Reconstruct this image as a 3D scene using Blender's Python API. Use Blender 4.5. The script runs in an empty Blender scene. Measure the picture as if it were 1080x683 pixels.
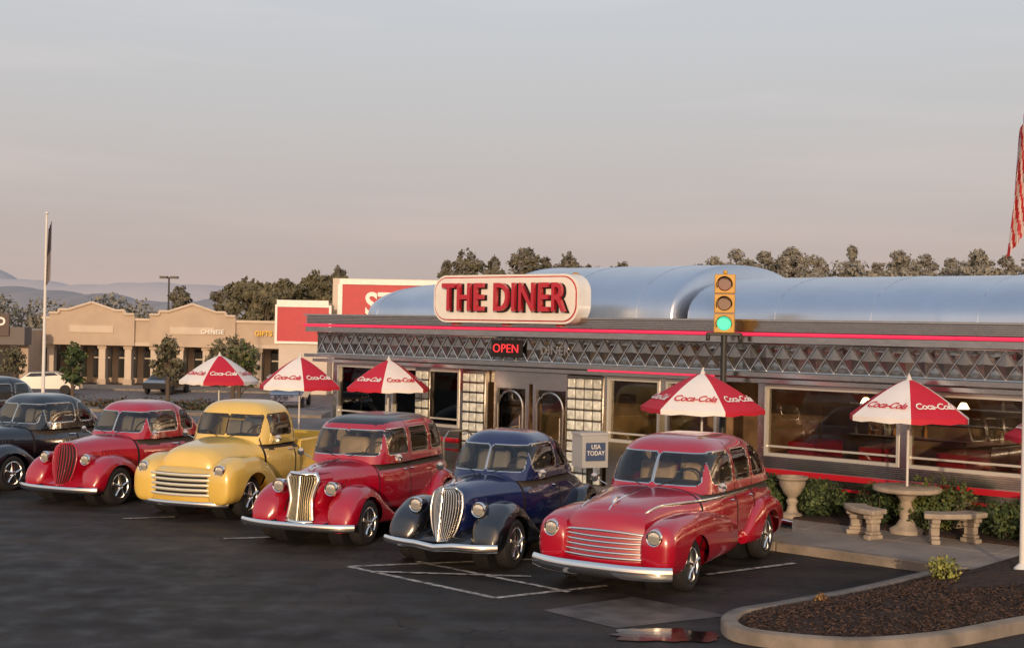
import bpy, bmesh, math, random
from mathutils import Vector, Matrix, noise
R = random.Random(7)
scene = bpy.context.scene
V = Vector

# ------------------------------------------------------------------ materials
def mat(name, col, rough=.5, metal=0, coat=0, var=0, vscale=4, bump=0, bscale=60, emis=None, es=0, spec=.5, col2=None):
    m = bpy.data.materials.new(name); m.use_nodes = True
    nt = m.node_tree; b = nt.nodes["Principled BSDF"]
    b.inputs["Base Color"].default_value = (*col, 1)
    b.inputs["Roughness"].default_value = rough
    b.inputs["Metallic"].default_value = metal
    b.inputs["Specular IOR Level"].default_value = spec
    if coat:
        b.inputs["Coat Weight"].default_value = coat
        b.inputs["Coat Roughness"].default_value = .03
        b.inputs["Coat IOR"].default_value = 1.65
    if emis:
        b.inputs["Emission Color"].default_value = (*emis, 1)
        b.inputs["Emission Strength"].default_value = es
    if var or bump or col2:
        tc = nt.nodes.new("ShaderNodeTexCoord")
    if var or col2:
        n = nt.nodes.new("ShaderNodeTexNoise"); n.inputs["Scale"].default_value = vscale; n.inputs["Detail"].default_value = 8
        nt.links.new(tc.outputs["Object"], n.inputs["Vector"])
        cr = nt.nodes.new("ShaderNodeValToRGB")
        c2 = col2 if col2 else tuple(c*(1+var) for c in col)
        c1 = col if col2 else tuple(c*(1-var) for c in col)
        cr.color_ramp.elements[0].position = .35; cr.color_ramp.elements[1].position = .65
        cr.color_ramp.elements[0].color = (*c1, 1); cr.color_ramp.elements[1].color = (*c2, 1)
        nt.links.new(n.outputs["Fac"], cr.inputs["Fac"]); nt.links.new(cr.outputs["Color"], b.inputs["Base Color"])
    if bump:
        n2 = nt.nodes.new("ShaderNodeTexNoise"); n2.inputs["Scale"].default_value = bscale; n2.inputs["Detail"].default_value = 6
        nt.links.new(tc.outputs["Object"], n2.inputs["Vector"])
        bp = nt.nodes.new("ShaderNodeBump"); bp.inputs["Strength"].default_value = bump; bp.inputs["Distance"].default_value = .02
        nt.links.new(n2.outputs["Fac"], bp.inputs["Height"]); nt.links.new(bp.outputs["Normal"], b.inputs["Normal"])
    return m

def glass_mat(name, tint, ior=1.6):
    m = bpy.data.materials.new(name); m.use_nodes = True
    nt = m.node_tree; nt.nodes.clear()
    o = nt.nodes.new("ShaderNodeOutputMaterial"); mx = nt.nodes.new("ShaderNodeMixShader")
    t = nt.nodes.new("ShaderNodeBsdfTransparent"); t.inputs[0].default_value = (*tint, 1)
    g = nt.nodes.new("ShaderNodeBsdfGlossy"); g.inputs["Roughness"].default_value = .02
    f = nt.nodes.new("ShaderNodeFresnel"); f.inputs["IOR"].default_value = ior
    nt.links.new(f.outputs[0], mx.inputs[0]); nt.links.new(t.outputs[0], mx.inputs[1]); nt.links.new(g.outputs[0], mx.inputs[2])
    nt.links.new(mx.outputs[0], o.inputs[0])
    return m

M = {}
M['red'] = mat("paint_red", (.35, .003, .018), .24, 0, 1, var=.05, vscale=2)
M['yellow'] = mat("paint_yellow", (.70, .48, .10), .28, 0, 1, var=.04, vscale=2)
M['blue'] = mat("paint_blue", (.007, .014, .080), .25, .2, 1)
M['black'] = mat("paint_black", (.006, .007, .010), .22, 0, 1)
M['chrome'] = mat("chrome", (.90, .88, .84), .08, 1)
M['chromed'] = mat("chrome_satin", (.66, .64, .60), .26, 1)
M['rim'] = mat("wheel_alloy", (.85, .83, .80), .22, 1)
M['rubber'] = mat("tyre_rubber", (.016, .015, .015), .75, bump=.2, bscale=90)
M['dark'] = mat("dark_cavity", (.006, .006, .007), .8)
M['seam'] = mat("panel_gap", (.01, .003, .004), .7)
M['int_dark'] = mat("cabin_trim", (.06, .048, .04), .8)
M['tan'] = mat("seat_leather", (.45, .31, .19), .6, var=.15, vscale=8)
M['grey_seat'] = mat("seat_grey", (.24, .21, .19), .7)
M['vinyl'] = mat("roof_insert", (.012, .013, .016), .35, 0, .4)
M['cglass'] = glass_mat("car_glass", (.78, .82, .80), 1.8)
M['bglass'] = glass_mat("window_glass", (.80, .80, .76), 1.55)
M['lens'] = mat("headlight_lens", (.80, .76, .66), .08, .7, 1)
M['creamgrille'] = mat("grille_cream", (.78, .74, .58), .2, .4, 1)
M['gold_reflect'] = mat("grille_gold_reflection", (.86, .72, .42), .2, 1)  # chrome bars with a warm gold reflection painted into their colour

# ------------------------------------------------------------------ helpers
def empty(name, loc=(0, 0, 0), rz=0):
    e = bpy.data.objects.new(name, None); e.empty_display_size = .3
    e.location = loc; e.rotation_euler = (0, 0, rz)
    scene.collection.objects.link(e); return e

class MB:
    def __init__(s): s.v = []; s.f = []; s.m = []
    def add(s, vs, fs, m=0):
        o = len(s.v); s.v += [tuple(v) for v in vs]
        s.f += [tuple(i+o for i in f) for f in fs]
        s.m += [m]*len(fs)
    def box(s, c, d, m=0, rz=0, rx=0, ry=0):
        Rm = Matrix.Rotation(rz, 3, 'Z') @ Matrix.Rotation(ry, 3, 'Y') @ Matrix.Rotation(rx, 3, 'X')
        vs = [V(c)+Rm @ V((sx*d[0]/2, sy*d[1]/2, sz*d[2]/2)) for sx in (-1, 1) for sy in (-1, 1) for sz in (-1, 1)]
        s.add(vs, [(0, 1, 3, 2), (4, 6, 7, 5), (0, 4, 5, 1), (2, 3, 7, 6), (0, 2, 6, 4), (1, 5, 7, 3)], m)
    def box2(s, a, b, m=0):
        s.box([(a[i]+b[i])/2 for i in range(3)], [abs(b[i]-a[i]) for i in range(3)], m)
    def tube(s, pts, r, m=0, seg=8, cap=True, closed=False, flat=None):
        pts = [V(p) for p in pts]; n = len(pts)
        rs = r if isinstance(r, (list, tuple)) else [r]*n
        vs = []; up0 = V((0, 0, 1))
        prev = None
        for i, p in enumerate(pts):
            if closed: t = pts[(i+1) % n]-pts[i-1]
            else: t = pts[min(i+1, n-1)]-pts[max(i-1, 0)]
            t.normalize()
            up = up0 if abs(t.z) < .95 else V((1, 0, 0))
            if prev is not None and abs(t.z) >= .6: up = prev
            a = t.cross(up); a.normalize(); b = a.cross(t); b.normalize(); prev = b
            for k in range(seg):
                an = 2*math.pi*k/seg
                ra, rb = (rs[i], rs[i]) if flat is None else (rs[i]*flat[0], rs[i]*flat[1])
                vs.append(p+a*math.cos(an)*ra+b*math.sin(an)*rb)
        fs = []
        for i in range(n if closed else n-1):
            j = (i+1) % n
            for k in range(seg):
                l = (k+1) % seg
                fs.append((i*seg+k, i*seg+l, j*seg+l, j*seg+k))
        if cap and not closed:
            fs.append(tuple(range(seg))[::-1]); fs.append(tuple((n-1)*seg+k for k in range(seg)))
        s.add(vs, fs, m)
    def lathe(s, prof, org, axis='Z', m=0, seg=24, sgn=1):
        vs = []
        for (r, h) in prof:
            for k in range(seg):
                a = 2*math.pi*k/seg; c, d = r*math.cos(a), r*math.sin(a); h2 = h*sgn
                p = (c, d, h2) if axis == 'Z' else ((h2, c, d) if axis == 'X' else (c, h2, d))
                vs.append(V(org)+V(p))
        fs = []
        for i in range(len(prof)-1):
            for k in range(seg):
                l = (k+1) % seg
                fs.append((i*seg+k, i*seg+l, (i+1)*seg+l, (i+1)*seg+k))
        fs.append(tuple(range(seg))); fs.append(tuple((len(prof)-1)*seg+k for k in range(seg)))
        s.add(vs, fs, m)
    def build(s, name, mats, parent=None, smooth=True, angle=35, bevel=0, loc=None, rz=0):
        me = bpy.data.meshes.new(name); me.from_pydata(s.v, [], s.f); me.update()
        for x in mats: me.materials.append(x)
        me.polygons.foreach_set("material_index", s.m)
        bm = bmesh.new(); bm.from_mesh(me); bmesh.ops.recalc_face_normals(bm, faces=bm.faces); bm.to_mesh(me); bm.free()
        if smooth:
            me.shade_smooth()
            me.set_sharp_from_angle(angle=math.radians(angle))
        o = bpy.data.objects.new(name, me); scene.collection.objects.link(o)
        if parent: o.parent = parent
        if loc: o.location = loc
        if rz: o.rotation_euler = (0, 0, rz)
        if bevel:
            bv = o.modifiers.new("bevel", 'BEVEL'); bv.width = bevel; bv.segments = 2; bv.limit_method = 'ANGLE'
        return o

def interp(tab, t):
    n = len(tab); k = len(tab[0])-1
    if t <= tab[0][0]: return list(tab[0][1:])
    if t >= tab[-1][0]: return list(tab[-1][1:])
    for i in range(n-1):
        if tab[i][0] <= t <= tab[i+1][0]: break
    h = tab[i+1][0]-tab[i][0]; u = (t-tab[i][0])/h
    out = []
    for c in range(1, k+1):
        def sl(j): return (tab[j+1][c]-tab[j][c])/(tab[j+1][0]-tab[j][0])
        def tg(j):
            if j == 0: return sl(0)
            if j == n-1: return sl(n-2)
            a, b = sl(j-1), sl(j)
            return 0 if a*b <= 0 else 2*a*b/(a+b)
        m0, m1 = tg(i)*h, tg(i+1)*h; p0, p1 = tab[i][c], tab[i+1][c]
        out.append((2*u**3-3*u*u+1)*p0+(u**3-2*u*u+u)*m0+(-2*u**3+3*u*u)*p1+(u**3-u*u)*m1)
    return out

def sgp(v, p): return math.copysign(abs(v)**p, v)

def outline(m, a, b, n):
    raw = []
    K = 1500
    for i in range(K+1):
        t = 2*math.pi*i/K
        raw.append((sgp(math.cos(t), 2/m), sgp(math.sin(t), 2/m)))
    L = [0]
    for i in range(K): L.append(L[-1]+math.hypot((raw[i+1][0]-raw[i][0])*a, (raw[i+1][1]-raw[i][1])*b))
    out = []; j = 0
    for i in range(n):
        s_ = L[-1]*i/n
        while L[j+1] < s_: j += 1
        d = L[j+1]-L[j]; u = (s_-L[j])/d if d > 0 else 0
        out.append((raw[j][0]*(1-u)+raw[j+1][0]*u, raw[j][1]*(1-u)+raw[j+1][1]*u))
    return out

def rrect(px, pz, x0, x1, z0, z1, r):
    dx = abs(px-(x0+x1)/2)-(x1-x0)/2+r; dz = abs(pz-(z0+z1)/2)-(z1-z0)/2+r
    return math.hypot(max(dx, 0), max(dz, 0))+min(max(dx, dz), 0)-r

def finish(bm, name, mats, parent):
    me = bpy.data.meshes.new(name); bm.to_mesh(me); bm.free()
    for x in mats: me.materials.append(x)
    me.shade_smooth(); me.set_sharp_from_angle(angle=math.radians(50))
    o = bpy.data.objects.new(name, me); scene.collection.objects.link(o); o.parent = parent
    return o

def loft_y(y0, y1, step, sec, nseg, n_exp, mirror=1):
    bm = bmesh.new(); N = max(4, int(round((y1-y0)/step)))
    ol = outline(n_exp, .5, .4, nseg); rings = []
    for i in range(N+1):
        y = y0+(y1-y0)*i/N
        xc, w, zb, zt = sec(y)
        rings.append([bm.verts.new((mirror*(xc+w*c), y, (zb+zt)/2+(zt-zb)/2*s)) for c, s in ol])
    for i in range(N):
        for k in range(nseg):
            l = (k+1) % nseg
            bm.faces.new((rings[i][k], rings[i][l], rings[i+1][l], rings[i+1][k]))
    for rr in (rings[0], rings[-1]):
        c = sum((v.co for v in rr), V())/nseg; cv = bm.verts.new(c)
        for k in range(nseg): bm.faces.new((rr[k], rr[(k+1) % nseg], cv))
    bmesh.ops.recalc_face_normals(bm, faces=bm.faces)
    return bm

def cut_wheel(bm, wheels, Ro, xin, zc):
    for yw in wheels:
        dl_ = [f for f in bm.faces if abs(f.calc_center_median().x) > xin and
              math.hypot(f.calc_center_median().y-yw, f.calc_center_median().z-zc) < Ro and f.calc_center_median().z > .0]
        vs = set(v for f in dl_ for v in f.verts)
        bmesh.ops.delete(bm, geom=dl_, context='FACES')
        for v in vs:
            if v.is_valid and v.link_faces and abs(v.co.x) > xin:
                d = math.hypot(v.co.y-yw, v.co.z-zc)
                if d > 1e-4 and abs(d-Ro) < .05:
                    v.co.y = yw+(v.co.y-yw)*Ro/d; v.co.z = zc+(v.co.z-zc)*Ro/d

def wheel(parent, name, x, y, r, w, side, style):
    b = MB(); rr = r*.64
    prof = [(rr, -w*.42), (r*.84, -w*.5), (r*.96, -w*.40), (r, -w*.2), (r, w*.2), (r*.96, w*.40), (r*.84, w*.5), (rr, w*.42)]
    b.lathe(prof, (x, y, r), 'X', 0, 36, side)
    b.lathe([(rr*1.03, w*.36), (rr*1.04, w*.46), (rr*.98, w*.49), (rr*.93, w*.42), (rr*.88, w*.1), (rr*.2, w*.08)], (x, y, r), 'X', 1, 36, side)
    if style == 'mag':
        for k in range(5):
            a = 2*math.pi*k/5+.3
            c, s = math.cos(a), math.sin(a)
            b.tube([(x+side*w*.42, y+c*rr*.15, r+s*rr*.15), (x+side*w*.38, y+c*rr*.55, r+s*rr*.55), (x+side*w*.36, y+c*rr*.92, r+s*rr*.92)], [rr*.24, rr*.19, rr*.26], 1, 8, flat=(1, .5))
        b.lathe([(rr*.30, w*.2), (rr*.30, w*.46), (rr*.2, w*.54), (.01, w*.56)], (x, y, r), 'X', 1, 20, side)
        b.lathe([(rr*.86, w*.12), (rr*.1, w*.10)], (x, y, r), 'X', 2, 20, side)
    b.build(name, [M['rubber'], M['rim'], M['dark']], parent)

def car(name, loc, theta, S):
    P = empty(name, loc, -math.radians(theta))
    paint = M[S['paint']]; fp = M[S.get('fpaint', S['paint'])]
    WB = S['wb']; wr = S.get('wr', .34); Ro = S.get('Ro', .41); wheels = (0, WB)
    body = S['body']; cab = S['cab']; bn = S.get('bn', 3.2)
    def bx(y, z):
        w_, zb_, zt_ = interp(body, y); zz = min(.98, abs((z-(zb_+zt_)/2)/((zt_-zb_)/2)))
        return w_*(1-zz**bn)**(1/bn)
    bm = loft_y(body[0][0], body[-1][0], .02, lambda y: (0, *interp(body, y)), 110, bn)
    cut_wheel(bm, wheels, Ro, .5, wr)
    for f in bm.faces:
        c = f.calc_center_median(); n = f.normal
        f.material_index = 0
        if n.z > .55 and cab['yf0']+.08 < c.y < cab['yr0']-.08 and abs(c.x) < cab['wb']-.03: f.material_index = 1
        elif any(abs(c.y-sy) < .0101 for sy in S['seams']) and .36 < c.z < cab['zb']+.1 and abs(c.x) > .3: f.material_index = 2
    finish(bm, "lower_body", [paint, M['int_dark'], M['seam']], P)
    # --- cabin
    zb, zt = cab['zb'], cab['zt']; H = zt-zb
    yc = (cab['yf1']+cab['yr1'])/2
    qs = [.92*i/44 for i in range(45)]
    t0 = math.asin(.92**2)
    qs += [math.sin(t0+(math.pi/2-t0)*i/14)**.5 for i in range(1, 15)]
    NS = 380; ol = outline(cab.get('m', 4.5), (cab['yr0']-cab['yf0'])/2, cab['wb'], NS)
    bm = bmesh.new(); rings = []
    ns, nf, nr = cab.get('ns', 3.6), cab.get('nf', 4.5), cab.get('nr', 3)
    for q in qs[:-1]:
        gs, gf, gr = [(1-q**n)**(1/n) for n in (ns, nf, nr)]
        yf = cab['yf0']+(cab['yf1']-cab['yf0'])*q; yr = cab['yr0']+(cab['yr1']-cab['yr0'])*q
        w = cab['wb']+(cab['wr']-cab['wb'])*q; ring = []
        for c, s in ol:
            y = yc+(yf-yc)*abs(c)*gf if c < 0 else yc+(yr-yc)*c*gr
            ring.append(bm.verts.new((w*s*gs, y, zb+H*q)))
        rings.append(ring)
    for i in range(len(rings)-1):
        for k in range(NS):
            l = (k+1) % NS
            bm.faces.new((rings[i][k], rings[i][l], rings[i+1][l], rings[i+1][k]))
    cv = bm.verts.new((0, yc, zt))
    for k in range(NS): bm.faces.new((rings[-1][k], rings[-1][(k+1) % NS], cv))
    bmesh.ops.recalc_face_normals(bm, faces=bm.faces)
    wz0, wz1, ww = cab['ws']
    for f in bm.faces:
        c = f.calc_center_median(); n = f.normal; d = 9
        if n.y < -.35 and abs(n.x) < .75:
            ax = abs(c.x)
            d = rrect(ax, c.z, cab.get('div', .012), ww, wz0, wz1, .05)
        elif n.y > .3 and abs(n.x) < .6:
            d = rrect(c.x, c.z, -.36, .36, wz0+.04, wz1-.02, .07)
        elif abs(n.x) > .5:
            for (a, b_, r_) in cab['side']:
                d = min(d, rrect(c.y, c.z, a, b_, wz0, wz1+.01, r_))
        if d < 0: f.material_index = 1
        elif d < .010: f.material_index = 2
        elif S.get('insert') and n.z > .80: f.material_index = 3
        elif abs(n.x) > .5 and any(abs(c.y-sy) < .0085 for sy in S['seams']) : f.material_index = 4
        else: f.material_index = 0
    bm.normal_update()
    mv = [(v, v.normal.copy()) for v in bm.verts if v.link_faces and all(f.material_index == 1 for f in v.link_faces)]
    for v, n in mv: v.co -= n*.014
    finish(bm, "cabin", [paint, M['cglass'], M[S.get('trim', 'chromed')], M['vinyl'], M['seam']], P)
    # --- fenders
    for sd in (-1, 1):
        for nm, tab in (("front_fender", S['ff']), ("rear_fender", S['rf'])):
            bm = loft_y(tab[0][0], tab[-1][0], .016, lambda y: tuple(interp(tab, y)), 96, S.get('fn', 2.5), sd)
            cut_wheel(bm, wheels, Ro, .56, wr)
            finish(bm, nm, [fp], P)
        b = MB()
        for yw in wheels:
            b.lathe([(Ro+.03, .0), (Ro+.03, .22)], (sd*.36, yw, wr+.01), 'X', 0, 28, sd)
        b.build("wheel_well", [M['dark']], P)
        if S.get('board'):
            b = MB(); b.box2((sd*.60, S['board'][0], .25), (sd*.86, S['board'][1], .30), 0)
            for k in range(4): b.box2((sd*(.68+.04*k), S['board'][0]+.05, .30), (sd*(.69+.04*k), S['board'][1]-.05, .307), 1)
            b.build("running_board", [fp, M['rubber']], P, bevel=.01)
        for yw in wheels:
            wheel(P, "wheel", sd*S.get('wx', .72), yw, wr, .2, sd, 'mag')
    b = MB()
    b.box2((-.55, -.3, .2), (.55, WB+.5, .34), 0); b.tube([(-.65, 0, wr), (.65, 0, wr)], .04); b.tube([(-.65, WB, wr), (.65, WB, wr)], .04)
    b.build("chassis", [M['dark']], P)
    # --- interior
    b = MB(); sy = cab['yf0']+1.0
    for x in (-.32, .32):
        b.box((x, sy, zb+.08), (.52, .16, .48), 0, rx=-.15)
    if cab['yr0']-cab['yf0'] > 2.2: b.box((0, cab['yr0']-.55, zb+.10), (1.1, .18, .40), 0, rx=-.2)
    b.build("seats", [M[S.get('seat', 'tan')]], P, bevel=.06)
    b = MB(); cx, cy, cz = .34, cab['yf0']+.48, zb+.12
    b.tube([(cx+.19*math.cos(a*math.pi/8), cy+.19*math.sin(a*math.pi/8)*.45, cz+.19*math.sin(a*math.pi/8)*.9) for a in range(16)], .014, 0, 6, closed=True)
    b.tube([(cx-.19, cy, cz), (cx+.19, cy, cz)], .01); b.tube([(cx, cy, cz), (cx, cy-.3, cz-.25)], .015)
    b.tube([(0, cab['yf0']+.40, wz1-.05), (0, cab['yf0']+.42, wz1+.02)], .01); b.box((0, cab['yf0']+.42, wz1-.05), (.2, .02, .05))
    b.build("steering_wheel", [M['dark']], P)
    # --- headlights
    hx, hy, hz, hr = S['head']
    for sd in (-1, 1):
        b = MB()
        b.lathe([(.01, -.012), (hr*.5, -.010), (hr*.85, 0), (hr*.86, .02)], (sd*hx, hy, hz), 'Y', 1, 28)
        for k in range(-3, 4): b.box((sd*hx+k*hr*.22, hy-.008, hz), (.004, .006, hr*1.4*math.sqrt(1-(k*.22)**2)), 1)
        b.lathe([(hr*.84, -.004), (hr*.95, -.014), (hr*1.04, 0), (hr*1.04, .03), (hr*.95, .035)], (sd*hx, hy, hz), 'Y', 0, 28)
        if S.get('bullet'):
            b.lathe([(hr*1.0, .03), (hr*.97, .10), (hr*.8, .18), (hr*.5, .25), (.01, .30)], (sd*hx, hy, hz), 'Y', 2, 24)
            b.tube([(sd*hx, hy+.12, hz-.05), (sd*(hx+.02), hy+.16, hz-.25)], .03, 2)
        else:
            b.lathe([(hr*1.05, .03), (hr*1.18, .10), (hr*1.2, .25)], (sd*hx, hy, hz), 'Y', 2, 24)
        b.build("headlight", [M['chrome'], M['lens'], fp if not S.get('hchrome') else M['chrome']], P)
    # --- bumpers
    bz, bw, by, br = S['bump']
    for nm, yy, sg in (("front_bumper", by, 1), ("rear_bumper", S['tail'], -1)):
        b = MB()
        pts = [(x*bw, yy+sg*(.20*abs(x)**3.0+.02*(1-abs(x))*S.get('vb', 0)), bz-.035*S.get('vb', 0)*max(0, 1-abs(x)*3)) for x in [i/16-1 for i in range(33)]]
        b.tube(pts, br, 0, 12, flat=(.38, 1))
        for x in (-.45, .45):
            if S.get('guards'): b.tube([(x, yy-sg*.01, bz-.09), (x, yy-sg*.03, bz), (x, yy-sg*.01, bz+.13)], [.025, .032, .015], 0, 8)
            b.tube([(x, yy+sg*.05, bz), (x*.9, yy+sg*.4, bz+.02)], .025, 1)
        b.build(nm, [M['chrome'], M['dark']], P)
    # --- mirror, handles, hood strip, wipers
    b = MB()
    for sd in (-1, 1):
        for hy2 in S.get('handles', []):
            w_ = bx(hy2, cab['zb']-.12)
            b.tube([(sd*(w_+.002), hy2-.07, cab['zb']-.12), (sd*(w_+.035), hy2-.05, cab['zb']-.12), (sd*(w_+.035), hy2+.07, cab['zb']-.12)], .012, 0, 6)
        b.tube([(sd*(cab['wb']-.02), cab['yf0']+.28, zb+.02), (sd*(cab['wb']+.12), cab['yf0']+.22, zb+.10)], .008, 0, 6)
        b.lathe([(.01, -.02), (.055, -.015), (.06, .0), (.04, .02), (.01, .025)], (sd*(cab['wb']+.14), cab['yf0']+.22, zb+.11), 'Y', 0, 16)
        b.tube([(sd*.12, cab['yf0']-.02, wz0-.02), (sd*.36, cab['yf0']+.03, wz0+.06)], .006, 1, 5)
        if S.get('side_strip'):
            pts = []
            for i in range(-5, 23):
                y = i*.1; z = min(S['side_strip'], interp(body, y)[2]-.085)
                pts.append((sd*(bx(y, z)+.008), y, z))
            b.tube(pts, .022, 0, 8, flat=(.5, 1))
        if S.get('rocker'):
            b.tube([(sd*(bx(y, .40)+.008), y, .40) for y in (1.35, 1.6, 1.9, 2.15)], .014, 0, 6)
    hs = S.get('hood_strip', 0)
    if hs:
        pts = []
        for i in range(22):
            y = body[0][0]+.03+(cab['yf0']-body[0][0]-.12)*i/21
            pts.append((0, y, interp(body, y)[2]+.003))
        b.tube(pts, .009, 0, 6)
        b.tube([(0, pts[2][1], pts[2][2]+.02), (0, pts[4][1], pts[4][2]+.05), (0, pts[6][1], pts[6][2]+.02)], [.012, .018, .008], 0, 8)
    for sd in (-1, 1):
        for k in range(S.get('louvres', 0)):
            y = .05+k*.055; w_ = bx(y, .84)
            b.box((sd*(w_+.001), y, .84), (.012, .018, .16), 2, rx=.15)
    b.build("trim", [M['chrome'], M['dark'], paint], P)
    # --- grille
    g = S['grille']; b = MB()
    if g['type'] == 'tall':
        tab = g['w']; y0 = g['y']; lean = g.get('lean', .1); vd = g.get('v', .12)
        z0, z1 = tab[0][0], tab[-1][0]; NZ = 24
        def pt(k, z, off=0):
            w_ = interp(tab, z)[0]
            return (k*w_, y0+(z-z0)*lean+vd*abs(k)**1.4+off, z)
        zs = [z0+(z1-z0)*i/NZ for i in range(NZ+1)]
        ks = [-1+i/5 for i in range(11)]
        vs = [pt(k, z, .015) for z in zs for k in ks]; fs = []
        for i in range(NZ):
            for j in range(10): fs.append((i*11+j, i*11+j+1, (i+1)*11+j+1, (i+1)*11+j))
        b.add(vs, fs, 1)
        nb = g.get('n', 15)
        for i in range(nb):
            k = -1+2*i/(nb-1)
            b.tube([pt(k*.96, z) for z in zs], .0075, 0, 5)
        ring = [pt(-1, z) for z in zs]+[pt(-1+.2*i, z1) for i in range(1, 11)]+[pt(1, z) for z in zs[::-1][1:]]+[pt(1-.2*i, z0) for i in range(1, 10)]
        b.tube(ring, g.get('rim', .022), 2, 8, closed=True)
        if g.get('mid'): b.tube([pt(0, z, -.008) for z in zs], .014, 2, 6)
        vs = []
        for z in zs:
            for off in (0, .12, .30):
                w_ = interp(tab, z)[0]
                vs.append((w_+off*.25, y0+(z-z0)*lean+vd+off, z))
        fs = [(i*3+j, i*3+j+1, i*3+j+4, i*3+j+3) for i in range(NZ) for j in range(2)]
        b.add(vs, fs, 3); b.add([(-v[0], v[1], v[2]) for v in vs], fs, 3)
        top = [[pt(k, z1, o*1.0) for k in ks] for o in (0, .1, .3)]
        vs = [(p[0]*(1+.2*i), p[1], p[2]+.02*i*(1-abs(ks[j]))) for i, rw in enumerate(top) for j, p in enumerate(rw)]
        b.add(vs, [(i*11+j, i*11+j+1, i*11+j+12, i*11+j+11) for i in range(2) for j in range(10)], 3)
        vs = []
        for i in range(9):
            x = -.62+1.24*i/8
            for (yy_, zz_) in ((y0+.10, .27), (y0+.07, .36), (y0+.20, .46), (y0+.45, .56)): vs.append((x, yy_+.10*(abs(x)/.6)**2, zz_))
        b.add(vs, [(i*4+j, i*4+j+1, i*4+j+5, i*4+j+4) for i in range(8) for j in range(3)], 4)
    else:
        nb = g['n']; z0, z1 = g['z']
        def wz(z):
            u = (z-z0)/(z1-z0); return interp(g['w'], u)[0]
        def yy(x, z): return g['y']+g['c']*(abs(x)/.6)**2+g.get('lean', 0)*(z-z0)
        xs = [-1+i/12 for i in range(25)]
        vs = []; NZ = 10
        for i in range(NZ+1):
            z = z0-.03+(z1-z0+.06)*i/NZ; w_ = wz(z)+.02
            vs += [(x*w_, yy(x*w_, z)+.04, z) for x in xs]
        b.add(vs, [(i*25+j, i*25+j+1, i*25+j+26, i*25+j+25) for i in range(NZ) for j in range(24)], g.get('back', 1))
        vs = []; nose = g.get('nose', ((.035, .03, 1), (.12, .10, .98), (.36, .14, .95)))
        for x in xs:
            w0 = wz(z1)+.02; vs += [(x*w0*k_, yy(x*w0, z1)+a_, z1+h_-.03*h_/.3*abs(x)**3) for a_, h_, k_ in nose]
        nn = len(nose)
        b.add(vs, [(i*nn+j, i*nn+j+1, (i+1)*nn+j+1, (i+1)*nn+j) for i in range(24) for j in range(nn-1)], 3)
        vs = []
        for x in xs:
            w0 = wz(z0)+.06; vs += [(x*w0, yy(x*w0, z0)+.035, z0-.03), (x*w0, yy(x*w0, z0)+.03, z0-.10), (x*w0, yy(x*w0, z0)+.12, z0-.20)]
        b.add(vs, [(i*3+j, i*3+j+1, i*3+j+4, i*3+j+3) for i in range(24) for j in range(2)], 3)
        for i in range(nb):
            z = z0+(z1-z0)*i/(nb-1); w_ = wz(z)
            b.tube([(x*w_, yy(x*w_, z), z) for x in xs], g['r'], 0, 8, flat=(.8, 1))
        if g.get('crown'):
            w_ = wz(z1)+.03
            b.tube([(x*w_, yy(x*w_, z1)+.01, z1+.045+.03*(1-x*x)) for x in xs], .017, 2, 8)
    b.build("grille", [M[g.get('bar', 'chrome')], M['dark'], M[g.get('rimm', 'chrome')], paint, fp], P, angle=60)
    return P

def ff30(h=.88): return [(-.58, .64, .12, .24, .44), (-.50, .62, .21, .22, .64), (-.34, .61, .25, .22, .78), (-.12, .61, .26, .24, h-.01), (.05, .61, .26, .24, h), (.28, .62, .25, .24, h-.07), (.55, .65, .21, .24, h-.27), (.85, .68, .18, .24, .40), (1.15, .70, .15, .24, .31)]
def rf30(W, h=.84): return [(W-.62, .72, .10, .25, .32), (W-.45, .70, .16, .26, .58), (W-.2, .70, .17, .28, h-.04), (W+.05, .70, .17, .28, h), (W+.3, .69, .17, .28, h-.08), (W+.55, .67, .15, .30, h-.28), (W+.75, .64, .09, .36, .42)]

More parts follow.
